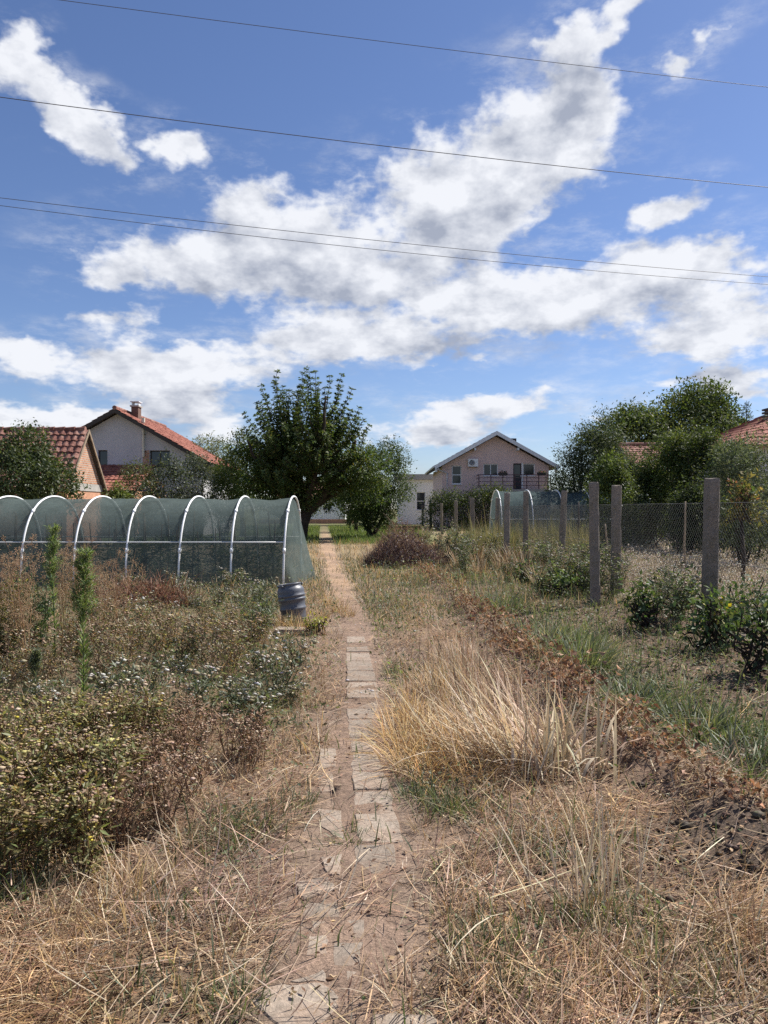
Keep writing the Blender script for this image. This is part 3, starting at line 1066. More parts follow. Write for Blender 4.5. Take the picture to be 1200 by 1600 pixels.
# --- pink house with balcony
def pink_house():
    Y = 58.0
    xc, za = 8.42, 7.28
    hw, ov = 4.02, 0.58
    slope = 0.555
    root = empty('pink_house', (xc, Y, 0))
    tag(root, 'dusty pink gabled house with white barge boards and upper balcony', 'house')
    def L(x): return x - xc
    def ztop(x): return za - 0.26 - slope * abs(x)
    w1 = (L(5.12), L(5.86), 3.42, 4.83)
    w2 = (L(7.5), L(8.62), 4.05, 4.95)
    dr = (L(9.76), L(10.38), 3.02, 4.98)
    w3 = (L(10.5), L(11.4), 4.05, 4.98)
    g = Geo()
    gable_wall(g, -hw, hw, 0, 0.3, 0, ztop, [w1, w2, dr, w3], (0.0,))
    gable_wall(g, -hw, hw, 10.5, 0.3, 0, ztop, [], (0.0,))
    g.box(-hw, -hw + 0.3, 0.31, 10.49, 0, ztop(hw) - 0.02)
    g.box(hw - 0.3, hw, 0.31, 10.49, 0, ztop(hw) - 0.02)
    g.box(-3.7, 3.7, 0.31, 10.4, 2.7, 2.9)
    g.build('wall', M_PINK, root)
    window(root, *w1, 0, M_WHITE, (1,), 0.10, hbar=4.12)
    window(root, *w2, 0, M_WHITE, (2,), 0.10)
    window(root, *w3, 0, M_WHITE, (1,), 0.10)
    d = Geo(); d.box(dr[0], dr[1], 0.12, 0.17, dr[2], dr[3]); dd = d.build('balcony_door', M_DARK, root)
    d = Geo(); d.box(dr[0] + 0.08, dr[1] - 0.08, 0.105, 0.118, dr[2] + 0.9, dr[3] - 0.1); d.build('pane', M_GLASS, dd)
    d = Geo(); d.box(dr[1] - 0.075, dr[1] - 0.045, 0.06, 0.119, 3.95, 4.08); d.build('handle', M_FASCIA, dd)
    dj = Geo(); dj.box(dr[1], L(10.5), -0.03, -0.002, 3.1, 5.0); dj.build('shutter_panel', M_WHITE, root)
    rf = Geo()
    e = hw + ov
    for s in (-1, 1):
        roof_slab(rf, (s * e, -0.7, za - slope * e), (s * e, 11.2, za - slope * e), (0, -0.7, za), (0, 11.2, za), 0.18)
    roof = rf.build('roof', M_DARKWOOD, root)
    for s in (-1, 1):
        tile_courses(roof, (s * e, -0.74, za - slope * e + 0.01), (s * e, 11.25, za - slope * e + 0.01), (0, -0.74, za + 0.02), (0, 11.25, za + 0.02), 14, 36, M_DARK)
        fb = Geo()
        fb.prism([(s * (e + 0.02), -0.76, za - slope * e + 0.06), (0, -0.76, za + 0.08), (0, -0.76, za - 0.22), (s * (e + 0.02), -0.76, za - slope * e - 0.24)], (0, 0.05, 0))
        fb.build('barge_board', M_FASCIA, roof)
        gt = Geo(); gt.tube([(s * (e + 0.09), -0.75, za - slope * e - 0.02), (s * (e + 0.09), 11.2, za - slope * e - 0.02)], 0.075, 8)
        gt.build('gutter', M_FASCIA, roof)
        for q in (0.35, 0.98):
            xx = s * e * q
            r_ = Geo(); r_.box(xx - 0.06, xx + 0.06, -0.70, 0.0, za - slope * abs(xx) - 0.46, za - slope * abs(xx) - 0.27)
            r_.build('rafter_end', M_FASCIA, roof)
    ch = Geo(); ch.box(1.7, 2.3, 4.2, 4.8, 5.6, 7.25); c = ch.build('chimney', M_DARK, roof)
    # wall unit of the air conditioning
    a = Geo(); a.box(L(6.33), L(7.07), -0.33, -0.03, 4.72, 5.3); ac = a.build('air_conditioner', M_WHITE, root)
    fan = Geo()
    cx, cz = L(6.60), 5.01
    an = np.linspace(0, 2 * math.pi, 21)
    for r_ in (0.21, 0.14, 0.07):
        fan.tube(np.stack([cx + r_ * np.cos(an), np.full(21, -0.345), cz + r_ * np.sin(an)], 1), 0.012, 4)
    fan.build('fan_grille', M_FASCIA, ac)
    fd = Geo(); fd.poly([(cx + 0.22 * math.cos(t), -0.334, cz + 0.22 * math.sin(t)) for t in an[:-1]], [list(range(20))]); fd.build('fan_opening', M_DARK, ac)
    for xx in (L(6.45), L(6.95)):
        bk = Geo(); bk.box(xx - 0.02, xx + 0.02, -0.33, 0, 4.67, 4.715); bk.build('bracket', M_DARK, ac)
    dp = Geo(); dp.tube([(-e + 0.05, -0.6, za - slope * e - 0.1), (-e + 0.2, -0.5, 4.5), (-hw + 0.35, -0.07, 4.25), (-hw + 0.35, -0.07, 0)], 0.05, 8); dp.build('downpipe', M_FASCIA, root)
    # balcony
    bx0, bx1 = L(6.95), L(12.35)
    b = Geo(); b.box(bx0, bx1, -1.4, -0.003, 2.78, 2.98); bal = b.build('balcony_slab', M_CONC, root)
    for xx in (bx0 + 0.2, bx1 - 0.2):
        q = Geo(); q.box(xx - 0.13, xx + 0.13, -1.33, -1.07, 0, 2.778); q.build('balcony_column', M_PINK, root)
    ry = -1.34
    for z in (3.28, 3.56, 3.84, 4.06):
        r_ = Geo(); r_.tube([(bx0 + 0.05, ry, z), (bx1 - 0.05, ry, z)], 0.022 if z < 4 else 0.032, 6); r_.build('rail', M_RAIL, bal)
        for xx in (bx0 + 0.05, bx1 - 0.05):
            r_ = Geo(); r_.tube([(xx, ry, z), (xx, -0.02, z)], 0.022 if z < 4 else 0.032, 6); r_.build('rail', M_RAIL, bal)
    for i in range(7):
        xx = bx0 + 0.05 + i * (bx1 - bx0 - 0.1) / 6
        r_ = Geo(); r_.box(xx - 0.03, xx + 0.03, ry - 0.03, ry + 0.03, 2.982, 4.10); r_.build('railing_post', M_RAIL, bal)


pink_house()
for (x, lab) in ((8.75, 'dark flower box on the pink house balcony rail nearer the double window'), (11.6, 'dark flower box on the pink house balcony rail near its right end')):
    o = empty('flower_box', (x, 56.5, 4.0))
    tag(o, lab, 'flower box')
    g = Geo()
    g.hexa([(-0.28, -0.1, 0), (0.28, -0.1, 0), (0.28, 0.1, 0), (-0.28, 0.1, 0)], [(-0.34, -0.14, 0.2), (0.34, -0.14, 0.2), (0.34, 0.14, 0.2), (-0.34, 0.14, 0.2)])
    g.build('trough', M_DARK, o)
    rg = np.random.default_rng(3)
    g = Geo(); n = 60
    g.leaves(np.stack([rg.uniform(-0.3, 0.3, n), rg.uniform(-0.12, 0.12, n), rg.uniform(0.18, 0.3, n)], 1), rsphere(rg, n), rsphere(rg, n), 0.12, 0.07, pick(rg, [(1, (0.05, 0.08, 0.03)), (0.3, (0.25, 0.05, 0.06))], n))
    g.build('foliage', M_LEAF, o)


def plain_house(name, label, X0, X1, Y0, Y1, zwall, zridge, wall_mat, tile_mat, ridge_axis='x', hip=0.0, ov=0.4, wins=(), chimney=None, ncourse=12):
    root = empty(name, ((X0 + X1) / 2, Y0, 0))
    tag(root, label, 'house')
    hx, D = (X1 - X0) / 2, Y1 - Y0
    g = Geo()
    for (a, b, za, ta, tb) in slab_cells(-hx, hx, lambda x: zwall, 0, wins):
        g.hexa([(a, 0, za), (b, 0, za), (b, 0.3, za), (a, 0.3, za)], [(a, 0, ta), (b, 0, tb), (b, 0.3, tb), (a, 0.3, ta)])
    g.box(-hx, -hx + 0.3, 0.301, D - 0.301, 0, zwall)
    g.box(hx - 0.3, hx, 0.301, D - 0.301, 0, zwall)
    g.box(-hx, hx, D - 0.3, D, 0, zwall)
    if ridge_axis == 'x' and not hip:
        for x in (-hx, hx - 0.3):
            g.prism([(x, 0, zwall + 0.002), (x, D, zwall + 0.002), (x, D / 2, zridge - 0.15)], (0.3, 0, 0))
    g.build('wall', wall_mat, root)
    for w in wins:
        window(root, *w, 0, M_WHITE, (2,), 0.1)
    rf = Geo()
    hd = D / 2 + ov
    sl = (zridge - zwall) / (D / 2)
    ze = zwall - sl * ov + 0.1
    hxo = hx + ov
    def q(x, y, z): return (x, D / 2 + y, z)
    A, B, C_, D_ = q(-hxo, -hd, ze), q(hxo, -hd, ze), q(hxo, hd, ze), q(-hxo, hd, ze)
    r0, r1 = q(-hxo + hip, 0, zridge), q(hxo - hip, 0, zridge)
    dn = (0, 0, -0.12)
    rf.prism([A, B, r1, r0], dn)
    rf.prism([C_, D_, r0, r1], dn)
    if hip:
        rf.prism([B, C_, r1], dn)
        rf.prism([D_, A, r0], dn)
    roof = rf.build('roof', tile_mat if hip else M_DARKWOOD, root)
    up = 0.01
    ncol = max(8, int(2 * hxo / 0.28))
    def u(p): return (p[0], p[1], p[2] + up)
    tile_courses(roof, u(A), u(B), u(r0), u(r1), ncourse, ncol, tile_mat)
    tile_courses(roof, u(D_), u(C_), u(r0), u(r1), ncourse, ncol, tile_mat)
    if hip:
        tile_courses(roof, u(D_), u(A), u(r0), u((r0[0] + 0.01, r0[1], r0[2])), ncourse, int(2 * hd / 0.28), tile_mat)
    rc = Geo(); rc.tube([(r0[0], r0[1], zridge + 0.08), (r1[0], r1[1], zridge + 0.08)], 0.13, 8); rc.build('ridge_cap', tile_mat, roof)
    if chimney:
        cx, cyy, zt = chimney
        c = Geo(); c.box(cx - 0.26, cx + 0.26, cyy - 0.26, cyy + 0.26, zridge - 1.5, zt); cc = c.build('chimney', M_BRICK, roof)
        for k in range(3):
            b = Geo(); b.box(cx - 0.31, cx + 0.31, cyy - 0.31, cyy + 0.31, zt + 0.004 + k * 0.15, zt + 0.09 + k * 0.15); b.build('cap_course', M_DARK, cc)
            if k < 2:
                b = Geo(); b.box(cx - 0.22, cx + 0.22, cyy - 0.22, cyy + 0.22, zt + 0.092 + k * 0.15, zt + 0.152 + k * 0.15); b.build('cap_neck', M_BRICK, cc)
    return root


plain_house('tiled_house', 'house with red hipped tile roof and capped chimney at right edge behind the shrubs', 15.6, 28.0, 33.0, 42.0, 4.35, 6.6, M_GREYR, M_TILE, hip=4.6, chimney=(-3.35, 3.6, 5.95))
plain_house('small_tiled_house', 'small grey house with old red tiles glimpsed between the walnut tree and shrubs', 14.75, 19.2, 44.0, 50.0, 3.75, 5.4, M_GREYR, M_TILEOLD, wins=[(-1.7, -0.9, 2.2, 3.3)])
plain_house('white_end_house', 'white house seen under the cherry tree at the far end of the path', -12.0, -4.5, 88.0, 96.0, 2.9, 4.6, M_WHITE, M_TILEOLD, wins=[(-1.2, -0.2, 0.9, 2.2), (1.2, 2.2, 0.9, 2.2)])


# --- white flat roofed building left of the pink house
def white_building():
    root = empty('white_building', (2.6, 76.0, 0))
    tag(root, 'white flat roofed building between the small tree and the pink house', 'building')
    g = Geo()
    win = (0.6, 1.5, 1.4, 3.2)
    for (a, b, za, ta, tb) in slab_cells(-1.2, 2.3, lambda x: 4.4, 0, [win]):
        g.hexa([(a, 0, za), (b, 0, za), (b, 0.3, za), (a, 0.3, za)], [(a, 0, ta), (b, 0, tb), (b, 0.3, tb), (a, 0.3, ta)])
    g.box(-1.2, -0.9, 0.301, 7.0, 0, 4.4)
    g.box(2.0, 2.3, 0.301, 7.0, 0, 4.4)
    g.build('wall', M_WHITE, root)
    window(root, *win, 0, M_FASCIA, (1,), 0.1, hbar=2.3)
    r = Geo(); r.box(-1.5, 3.2, -0.5, 7.5, 4.405, 4.95); r.build('roof_slab', M_CONC, root)
    c = Geo(); c.box(2.75, 3.05, -0.3, 0.0, 0, 4.40); c.build('porch_column', M_CONC, root)


white_building()


# --- low fence at the end of the path
def end_fence():
    root = empty('end_fence', (-8.0, 80.0, 0))
    tag(root, 'low white picket fence on a brown base at the far end of the path', 'fence')
    b = Geo(); b.box(-5, 5, -0.1, 0.1, -0.1, 0.45); b.build('base_wall', M_CLAY, root)
    for z in (0.65, 1.15):
        r = Geo(); r.box(-5, 5, -0.02, 0.02, z, z + 0.07); r.build('rail', M_WHITE, root)
    g = Geo(); g.box(-0.05, 0.05, -0.045, -0.022, 0.5, 1.4); me = g.mesh('picket', M_WHITE)
    for k in range(50):
        o = bpy.data.objects.new('picket', me); COL.objects.link(o); o.parent = root; o.location = (-4.9 + k * 0.2, 0, 0)


end_fence()

# ------------------------------------------------------------------ net tunnels
def hoop_pts(W, h, n=33):
    t = np.linspace(0, math.pi, n)
    s = np.sin(t)
    return np.stack([np.zeros(n), W / 2 * (1 - np.sign(np.cos(t)) * np.abs(np.cos(t)) ** 0.92), h * np.abs(s) ** 0.74], 1)


def net_tunnel(label, loc, xs_, W, h, netm, end_right=True, rz=0.0, couple=True):
    root = empty('net_tunnel', loc, rz)
    tag(root, label, 'greenhouse')
    hp = hoop_pts(W, h)
    hp[0, 2] = hp[-1, 2] = -0.1
    rg = np.random.default_rng(11)
    for x in xs_:
        g = Geo()
        q = hp + np.array([x, 0, 0]) + np.stack([0.02 * rg.normal() * hp[:, 2], 0 * hp[:, 0], 0 * hp[:, 0]], 1)
        g.tube(q, 0.021, 8)
        ho = g.build('hoop', M_PVC, root, smooth=True)
        if couple:
            for k in (3, 9, 23, 29):
                c = Geo(); d = unit(hp[k + 1] - hp[k - 1])
                c.tube([q[k] - d * 0.045, q[k] + d * 0.045], 0.032, 8); c.build('coupling', M_PVC, ho, smooth=True)
    for (k, name) in ((4, 'rail'), (28, 'rail')):
        g = Geo(); p = hp[k]
        off = (0, 0.0, 0.0)
        g.tube([(x, p[1], p[2] - (0.03 if name == 'ridge_rail' else 0)) for x in xs_], 0.013, 6)
        g.build(name, M_PVC, root, smooth=True)
    # netting with a little sag between the hoops
    sub = 8
    X = []
    for a, b in zip(xs_[:-1], xs_[1:]):
        X += list(np.linspace(a, b, sub, endpoint=False))
    X.append(xs_[-1])
    X = np.array(X)
    ph = np.array([(i % sub) / sub for i in range(len(X))])
    sag = np.sin(ph * math.pi) * np.repeat(rg.uniform(0.018, 0.045, len(xs_)), sub)[:len(X)]
    c = np.array([0, W / 2, h * 0.35])
    base = hoop_pts(W, h) * np.array([1, 1, 1])
    inn = c + (base - c) * 0.975
    inn[0, 2] = inn[-1, 2] = 0.0
    V = np.zeros((len(X), len(inn), 3))
    for i, x in enumerate(X):
        q = c + (inn - c) * (1 - sag[i] * (0.4 + 0.6 * np.sin(np.linspace(0, math.pi, len(inn)))[:, None]))
        q = q + (rg.normal(0, 0.004, q.shape) + 0.012 * np.sin(np.linspace(0, 14, len(inn)) + i * 0.9)[:, None]) * np.sin(ph[i] * math.pi)
        q[:, 0] = x
        q[0, 2] = q[-1, 2] = -0.02
        V[i] = q
    n = len(inn)
    i = (np.arange(len(X) - 1)[:, None] * n + np.arange(n - 1)[None, :]).ravel()
    g = Geo(); g.add(V.reshape(-1, 3), np.stack([i, i + 1, i + n + 1, i + n], 1))
    g.build('netting', netm, root, smooth=True)
    if end_right:
        m = 9
        E = np.zeros((n, m, 3))
        for a in range(n):
            top = V[-1][a]
            u = a / (n - 1)
            out = np.array([xs_[-1] + 0.10 + 0.42 * math.sin(u * math.pi) ** 0.8 * (0.55 + 0.45 * u) + 0.05 * math.sin(u * 23), top[1], -0.01])
            for b in range(m):
                s = b / (m - 1)
                E[a, b] = top * (1 - s) + out * s + np.array([0.03 * math.sin(u * 31 + s * 4) * s * (1 - s) * 2 - 0.10 * s * (1 - s), 0, 0])
        i = (np.arange(n - 1)[:, None] * m + np.arange(m - 1)[None, :]).ravel()
        g = Geo(); g.add(E.reshape(-1, 3), np.stack([i, i + 1, i + m + 1, i + m], 1))
        g.build('end_netting', netm, root, smooth=True)
    return root


xs_near = [-8.45 + 1.055 * k for k in range(9)]
TUN = (-2.02, 15.45)
net_tunnel('grey green net tunnel on white hoops at left beside the path', (TUN[0], TUN[1], float(H(*TUN))), xs_near, 3.3, 1.87, M_NET)
xs_far = [-0.5 + 1.22 * k for k in range(6)]
net_tunnel('pale teal net tunnel behind the concrete posts below the pink house', (5.2, 30.5, 0), xs_far, 3.6, 2.36, M_NET2, True)


# ------------------------------------------------------------------ barrel
def barrel():
    x, y = -1.245, 10.75
    o = empty('barrel', (x, y, float(H(x, y)) - 0.02))
    tag(o, 'grey blue ribbed plastic barrel without lid standing tilted by the net tunnel', 'barrel')
    prof = [(0.0, 0.0), (0.15, 0.0), (0.165, 0.02), (0.172, 0.12), (0.176, 0.20), (0.188, 0.212), (0.188, 0.232), (0.176, 0.244), (0.182, 0.30), (0.186, 0.335), (0.198, 0.345), (0.198, 0.36), (0.186, 0.37),
            (0.186, 0.385), (0.199, 0.395), (0.199, 0.41), (0.187, 0.42), (0.190, 0.45), (0.186, 0.485), (0.172, 0.515), (0.152, 0.532), (0.150, 0.555), (0.156, 0.560), (0.156, 0.575), (0.143, 0.577), (0.140, 0.54), (0.155, 0.50), (0.165, 0.3), (0.15, 0.03), (0.0, 0.03)]
    g = Geo(); g.lathe(prof, 40)
    b = g.build('body', M_BARREL, o, smooth=True)
    for a in (-2.3, 0.7):
        hn = Geo(); c, s = math.cos(a), math.sin(a)
        hn.tube([(0.165 * c - 0.05 * s, 0.165 * s + 0.05 * c, 0.535), (0.185 * c - 0.045 * s, 0.185 * s + 0.045 * c, 0.555), (0.185 * c + 0.045 * s, 0.185 * s - 0.045 * c, 0.555), (0.165 * c + 0.05 * s, 0.165 * s - 0.05 * c, 0.535)], 0.011, 6)
        hn.build('handle', M_BARREL, b, smooth=True)
    o.rotation_euler = (R(-3), R(-8), 0)


barrel()
fs = Geo()
fs.hexa([(-0.22, -0.12, 0), (0.2, -0.14, 0), (0.23, 0.1, 0), (-0.18, 0.13, 0)], [(-0.2, -0.11, 0.06), (0.18, -0.12, 0.05), (0.21, 0.09, 0.055), (-0.17, 0.11, 0.065)])
q = P3(455, 990)
tag(fs.build('flat_stone', M_SLAB, None, loc=q), 'flat pale stone lying in the grass in front of the barrel', 'stone')


# ------------------------------------------------------------------ fence posts, wire fence, stakes
def post(x, y, h, w, label, seed, mat=M_POST, group=None, name='concrete_post'):
    rg = np.random.default_rng(seed)
    z0 = float(H(x, y))
    lev = np.concatenate([[-0.15], np.linspace(0.0, h - 0.05, 13), [h - 0.015, h]])
    a, b, ch = w / 2, w * 0.42, 0.018
    ring = np.array([(-a + ch, -b), (a - ch, -b), (a, -b + ch), (a, b - ch), (a - ch, b), (-a + ch, b), (-a, b - ch), (-a, -b + ch)])
    V = []
    for k, z in enumerate(lev):
        s = 1.0 if k < len(lev) - 1 else 0.86
        s *= 1.03 - 0.07 * max(z, 0) / h
        q = ring * s + rg.normal(0, 0.0034, ring.shape) - np.sign(ring) * 0.012 * (rg.uniform(0, 1, (8, 1)) < 0.07)
        V += [(p[0], p[1], z + (rg.normal(0, 0.006) if k >= len(lev) - 2 else 0)) for p in q]
    g = Geo()
    n = len(lev)
    i = (np.arange(n - 1)[:, None] * 8)
    k = np.arange(8)[None, :]
    f = np.stack([i + k, i + (k + 1) % 8, i + 8 + (k + 1) % 8, i + 8 + k], -1).reshape(-1, 4)
    g.add(V, f)
    g.fn.append([(n - 1) * 8 + j for j in range(8)])
    o = g.build(name, mat)
    o.location = (x, y, z0)
    o.rotation_euler = (R(rg.normal(0, 1.2)), R(rg.normal(0, 1.0)), R(rg.normal(0, 7)))
    tag(o, label, 'post', group or 'concrete posts along the wire fence')
    return o


POSTS = [
    (4.40, 10.4, 2.02, 0.175, 'tall grey concrete post nearest the camera at right, rising from green vines'),
    (3.43, 12.45, 2.00, 0.155, 'reddish grey concrete post with its foot clear, left of a similar post behind it'),
    (4.40, 14.6, 2.05, 0.165, 'mottled concrete post just right of the reddish one, standing farther back'),
    (4.38, 19.0, 2.04, 0.150, 'concrete post standing before the left end hoops of the far net tunnel, broad and brown'),
    (3.92, 21.3, 2.06, 0.150, 'concrete post rising from a green weed below the balcony centre'),
    (3.22, 20.2, 2.00, 0.140, 'slim concrete post third from the purple brush pile among tall weeds'),
    (4.28, 29.2, 1.98, 0.150, 'concrete post beside the slim post, farther back, before the hedge right end'),
    (3.52, 30.5, 2.00, 0.170, 'concrete post alone before the dark hedge, right of the grey green weeds'),
    (3.50, 37.4, 1.96, 0.160, 'distant concrete post before the middle of the dark hedge'),
    (3.50, 46.5, 1.90, 0.160, 'distant concrete post before the left part of the dark hedge'),
    (3.48, 57.0, 1.88, 0.170, 'small far concrete post left of the dark hedge'),
    (3.42, 68.0, 1.86, 0.170, 'tiny far concrete post below the white building, right one of two'),
    (3.40, 80.0, 1.86, 0.170, 'tiny far concrete post below the white building, left one of two'),
]
for i, (x, y, h, w, lab) in enumerate(POSTS):
    post(x, y, h, w, lab, 100 + i)
post(14.0, 41.0, 2.2, 0.22, 'pale concrete post standing at the far hedge of the stubble field', 150, M_CONC)


def stake(x, y, h, r, label, mat, seed, cat='stake', group='thin stakes in the field', tilt=0.0):
    rg = np.random.default_rng(seed)
    z = np.linspace(-0.1, h, 8)
    g = Geo()
    g.tube(np.stack([np.cumsum(rg.normal(0, 0.006, 8)) + tilt * z, np.cumsum(rg.normal(0, 0.006, 8)), z], 1), r * (1.0 - 0.25 * z / h), 7)
    o = g.build('stake', mat, smooth=True)
    o.location = (x, y, float(H(x, y)))
    tag(o, label, cat, group)


stake(9.55, 25.0, 1.72, 0.035, 'dark thin stake in the pale field, left of the light stake', M_DARKWOOD, 1)
stake(7.45, 19.0, 1.78, 0.028, 'light wooden stake in the pale field, right of the dark stake', M_WOOD, 2)
stake(6.4, 25.2, 1.80, 0.035, 'dark stake standing in yellow grass left of the broad brown post', M_DARKWOOD, 3)
stake(7.15, 26.5, 1.75, 0.026, 'thin dark stake between two concrete posts before the far net tunnel', M_DARKWOOD, 4)
stake(5.7, 24.0, 1.5, 0.03, 'pale leaning stake in yellow grass below the far net tunnel', M_WOOD, 5, tilt=-0.10)
stake(12.95, 26.5, 1.5, 0.04, 'dark stake at the right edge of the pale field under the grey shrub', M_DARKWOOD, 6)
stake(6.05, 20.5, 1.2, 0.028, 'short pale leaning stake between two near posts in the pale field', M_WOOD, 7, tilt=-0.12)


def wire_fence(x0, y0, x1, y1, hgt, label):
    root = empty('wire_fence', (x0, y0, 0))
    tag(root, label, 'fence')
    L_ = math.hypot(x1 - x0, y1 - y0)
    u = np.array([(x1 - x0) / L_, (y1 - y0) / L_, 0])
    cell = 0.075
    n = int((L_ + hgt) / cell)
    w = 0.0017
    z0 = 0.12
    segs = []
    for s in (1, -1):
        for k in range(n):
            a0 = k * cell - (hgt if s > 0 else 0)
            a, b = a0, a0 + hgt
            za, zb = (z0, z0 + hgt) if s > 0 else (z0 + hgt, z0)
            if a < 0:
                t = -a / hgt; za = za + (zb - za) * t; a = 0
            if b > L_:
                t = (L_ - a) / (b - a); zb = za + (zb - za) * t; b = L_
            if b - a > 0.02:
                segs.append((a, za, b, zb))
    S = np.array(segs)
    A = S[:, 0:1] * u + np.stack([np.zeros(len(S))] * 2 + [S[:, 1]], 1)
    B = S[:, 2:3] * u + np.stack([np.zeros(len(S))] * 2 + [S[:, 3]], 1)
    d = unit(B - A)
    nrm = np.array([u[1], -u[0], 0])
    sd = np.cross(d, nrm) * w
    nn = np.tile(nrm, (len(S), 1)) * w
    g = Geo()
    for off in (sd, nn):
        v = np.stack([A - off, A + off, B + off, B - off], 1).reshape(-1, 3)
        o = np.arange(len(S))[:, None] * 4
        g.add(v, o + np.array([[0, 1, 2, 3]]))
    m = g.build('wire_mesh', M_GALV, root)
    m['kind'] = 'stuff'
    for z in (z0, z0 + hgt * 0.5, z0 + hgt):
        g = Geo(); g.tube([np.array([0, 0, z]) + u * L_ * t for t in np.linspace(0, 1, 12)], 0.0035, 5); g.build('tension_wire', M_GALV, root)


wire_fence(4.48, 7.5, 4.36, 29.2, 1.55, 'wire mesh fence strung along the right row of concrete posts')


# ------------------------------------------------------------------ overhead cables
def cable(pts_px, label, r=0.009):
    h = 6.0
    P = []
    for (px, py) in pts_px:
        d = h / ((HOR - py) / FPX)
        P.append(((px - 600) / FPX * d, d))
    P = np.array(P)
    u = unit(P[-1] - P[0])
    mid = P.mean(0)
    s = (P - mid) @ u
    # fit depth line, heights from the picture rows
    d_fit = np.polyfit(s, (P - mid) @ np.array([-u[1], u[0]]), 1)
    t = np.linspace(-42, 44, 60)
    # height along the line solved so that the wire passes the photographed rows, with a parabola for the sag
    zz = []
    for (px, py) in pts_px:
        # intersection of the straight plan line with the viewing plane of this column
        k = (px - 600) / FPX
        # mid + u*a : x = k*y
        a = (k * mid[1] - mid[0]) / (u[0] - k * u[1])
        y = mid[1] + u[1] * a
        zz.append((a, EYE + (HOR - py) / FPX * y))
    zz = np.array(zz)
    co = np.polyfit(zz[:, 0], zz[:, 1], 2)
    co[0] = np.clip(co[0], 0.0006, 0.004)
    lin = np.polyfit(zz[:, 0], zz[:, 1] - co[0] * zz[:, 0] ** 2, 1)
    z = co[0] * t ** 2 + lin[0] * t + lin[1]
    g = Geo()
    g.tube(np.stack([mid[0] + u[0] * t, mid[1] + u[1] * t, z], 1), r, 6)
    tag(g.build('overhead_cable', M_CABLE, smooth=True), label, 'cable', 'overhead cables crossing the sky')


cable([(75, 0), (400, 42), (800, 92), (1198, 138)], 'topmost thin overhead cable crossing the upper sky', 0.0035)
cable([(0, 153), (400, 206), (800, 252), (1200, 294)], 'second overhead cable from the top, crossing the sky alone', 0.0058)
cable([(0, 310), (400, 356), (800, 398), (1200, 433)], 'upper cable of the close pair low in the sky', 0.0058)
cable([(0, 322), (400, 370), (800, 412), (1200, 445)], 'lower cable of the close pair low in the sky', 0.0058)

# ------------------------------------------------------------------ trees and shrubs
def curve_pts(a, b, bow, n=6, rng=None, jit=0.0):
    a, b = np.array(a, float), np.array(b, float)
    t = np.linspace(0, 1, n)[:, None]
    p = a * (1 - t) + b * t + np.array(bow, float) * (4 * t * (1 - t))
    if rng is not None and jit:
        j = rng.normal(0, jit, (n, 3)); j[0] = 0; p = p + j
    return p


def leaf_run(geo, rng, pts, n, L, w, pal, spread=0.07, t0=0.2, droop=0.2, tuft=0.0, var=0.18):
    """leaves set round a twig polyline"""
    pts = np.asarray(pts, float)
    t = t0 + (1 - t0) * rng.uniform(0, 1, n) ** 0.85
    if tuft:
        k = np.round(t / tuft) * tuft
        t = np.clip(k + rng.normal(0, tuft * 0.13, n), 0, 1)
    s = t * (len(pts) - 1)
    i = np.clip(s.astype(int), 0, len(pts) - 2)
    fr = (s - i)[:, None]
    p = pts[i] * (1 - fr) + pts[i + 1] * fr
    d = unit(pts[i + 1] - pts[i])
    rad = rsphere(rng, n)
    out = unit(rad - d * np.sum(rad * d, 1, keepdims=True))
    dirn = unit(out + 0.55 * d + np.array([0, 0, -droop]) + rng.normal(0, 0.2, (n, 3)))
    p = p + out * rng.uniform(0.0, spread, n)[:, None]
    nrm = unit(d * 0.7 + np.array([0, 0, 0.6]) + rng.normal(0, 0.5, (n, 3)))
    LL = L * rng.uniform(0.65, 1.2, n)
    geo.leaves(p, dirn, nrm, LL, LL * (w / L), pick(rng, pal, n, var))


CHERRY = [(5, (0.058, 0.092, 0.027)), (3, (0.08, 0.118, 0.033)), (1.2, (0.125, 0.15, 0.04)), (0.4, (0.13, 0.12, 0.03))]
WALNUT = [(5, (0.052, 0.078, 0.025)), (3, (0.072, 0.098, 0.03)), (1.0, (0.11, 0.13, 0.036))]
OLIVE = [(4, (0.068, 0.092, 0.054)), (3, (0.092, 0.115, 0.07)), (1, (0.13, 0.155, 0.10))]
BRIGHT = [(4, (0.075, 0.11, 0.028)), (3, (0.10, 0.13, 0.035)), (1, (0.15, 0.16, 0.05))]
DARKG = [(5, (0.040, 0.060, 0.023)), (3, (0.055, 0.078, 0.028)), (1, (0.085, 0.11, 0.038))]


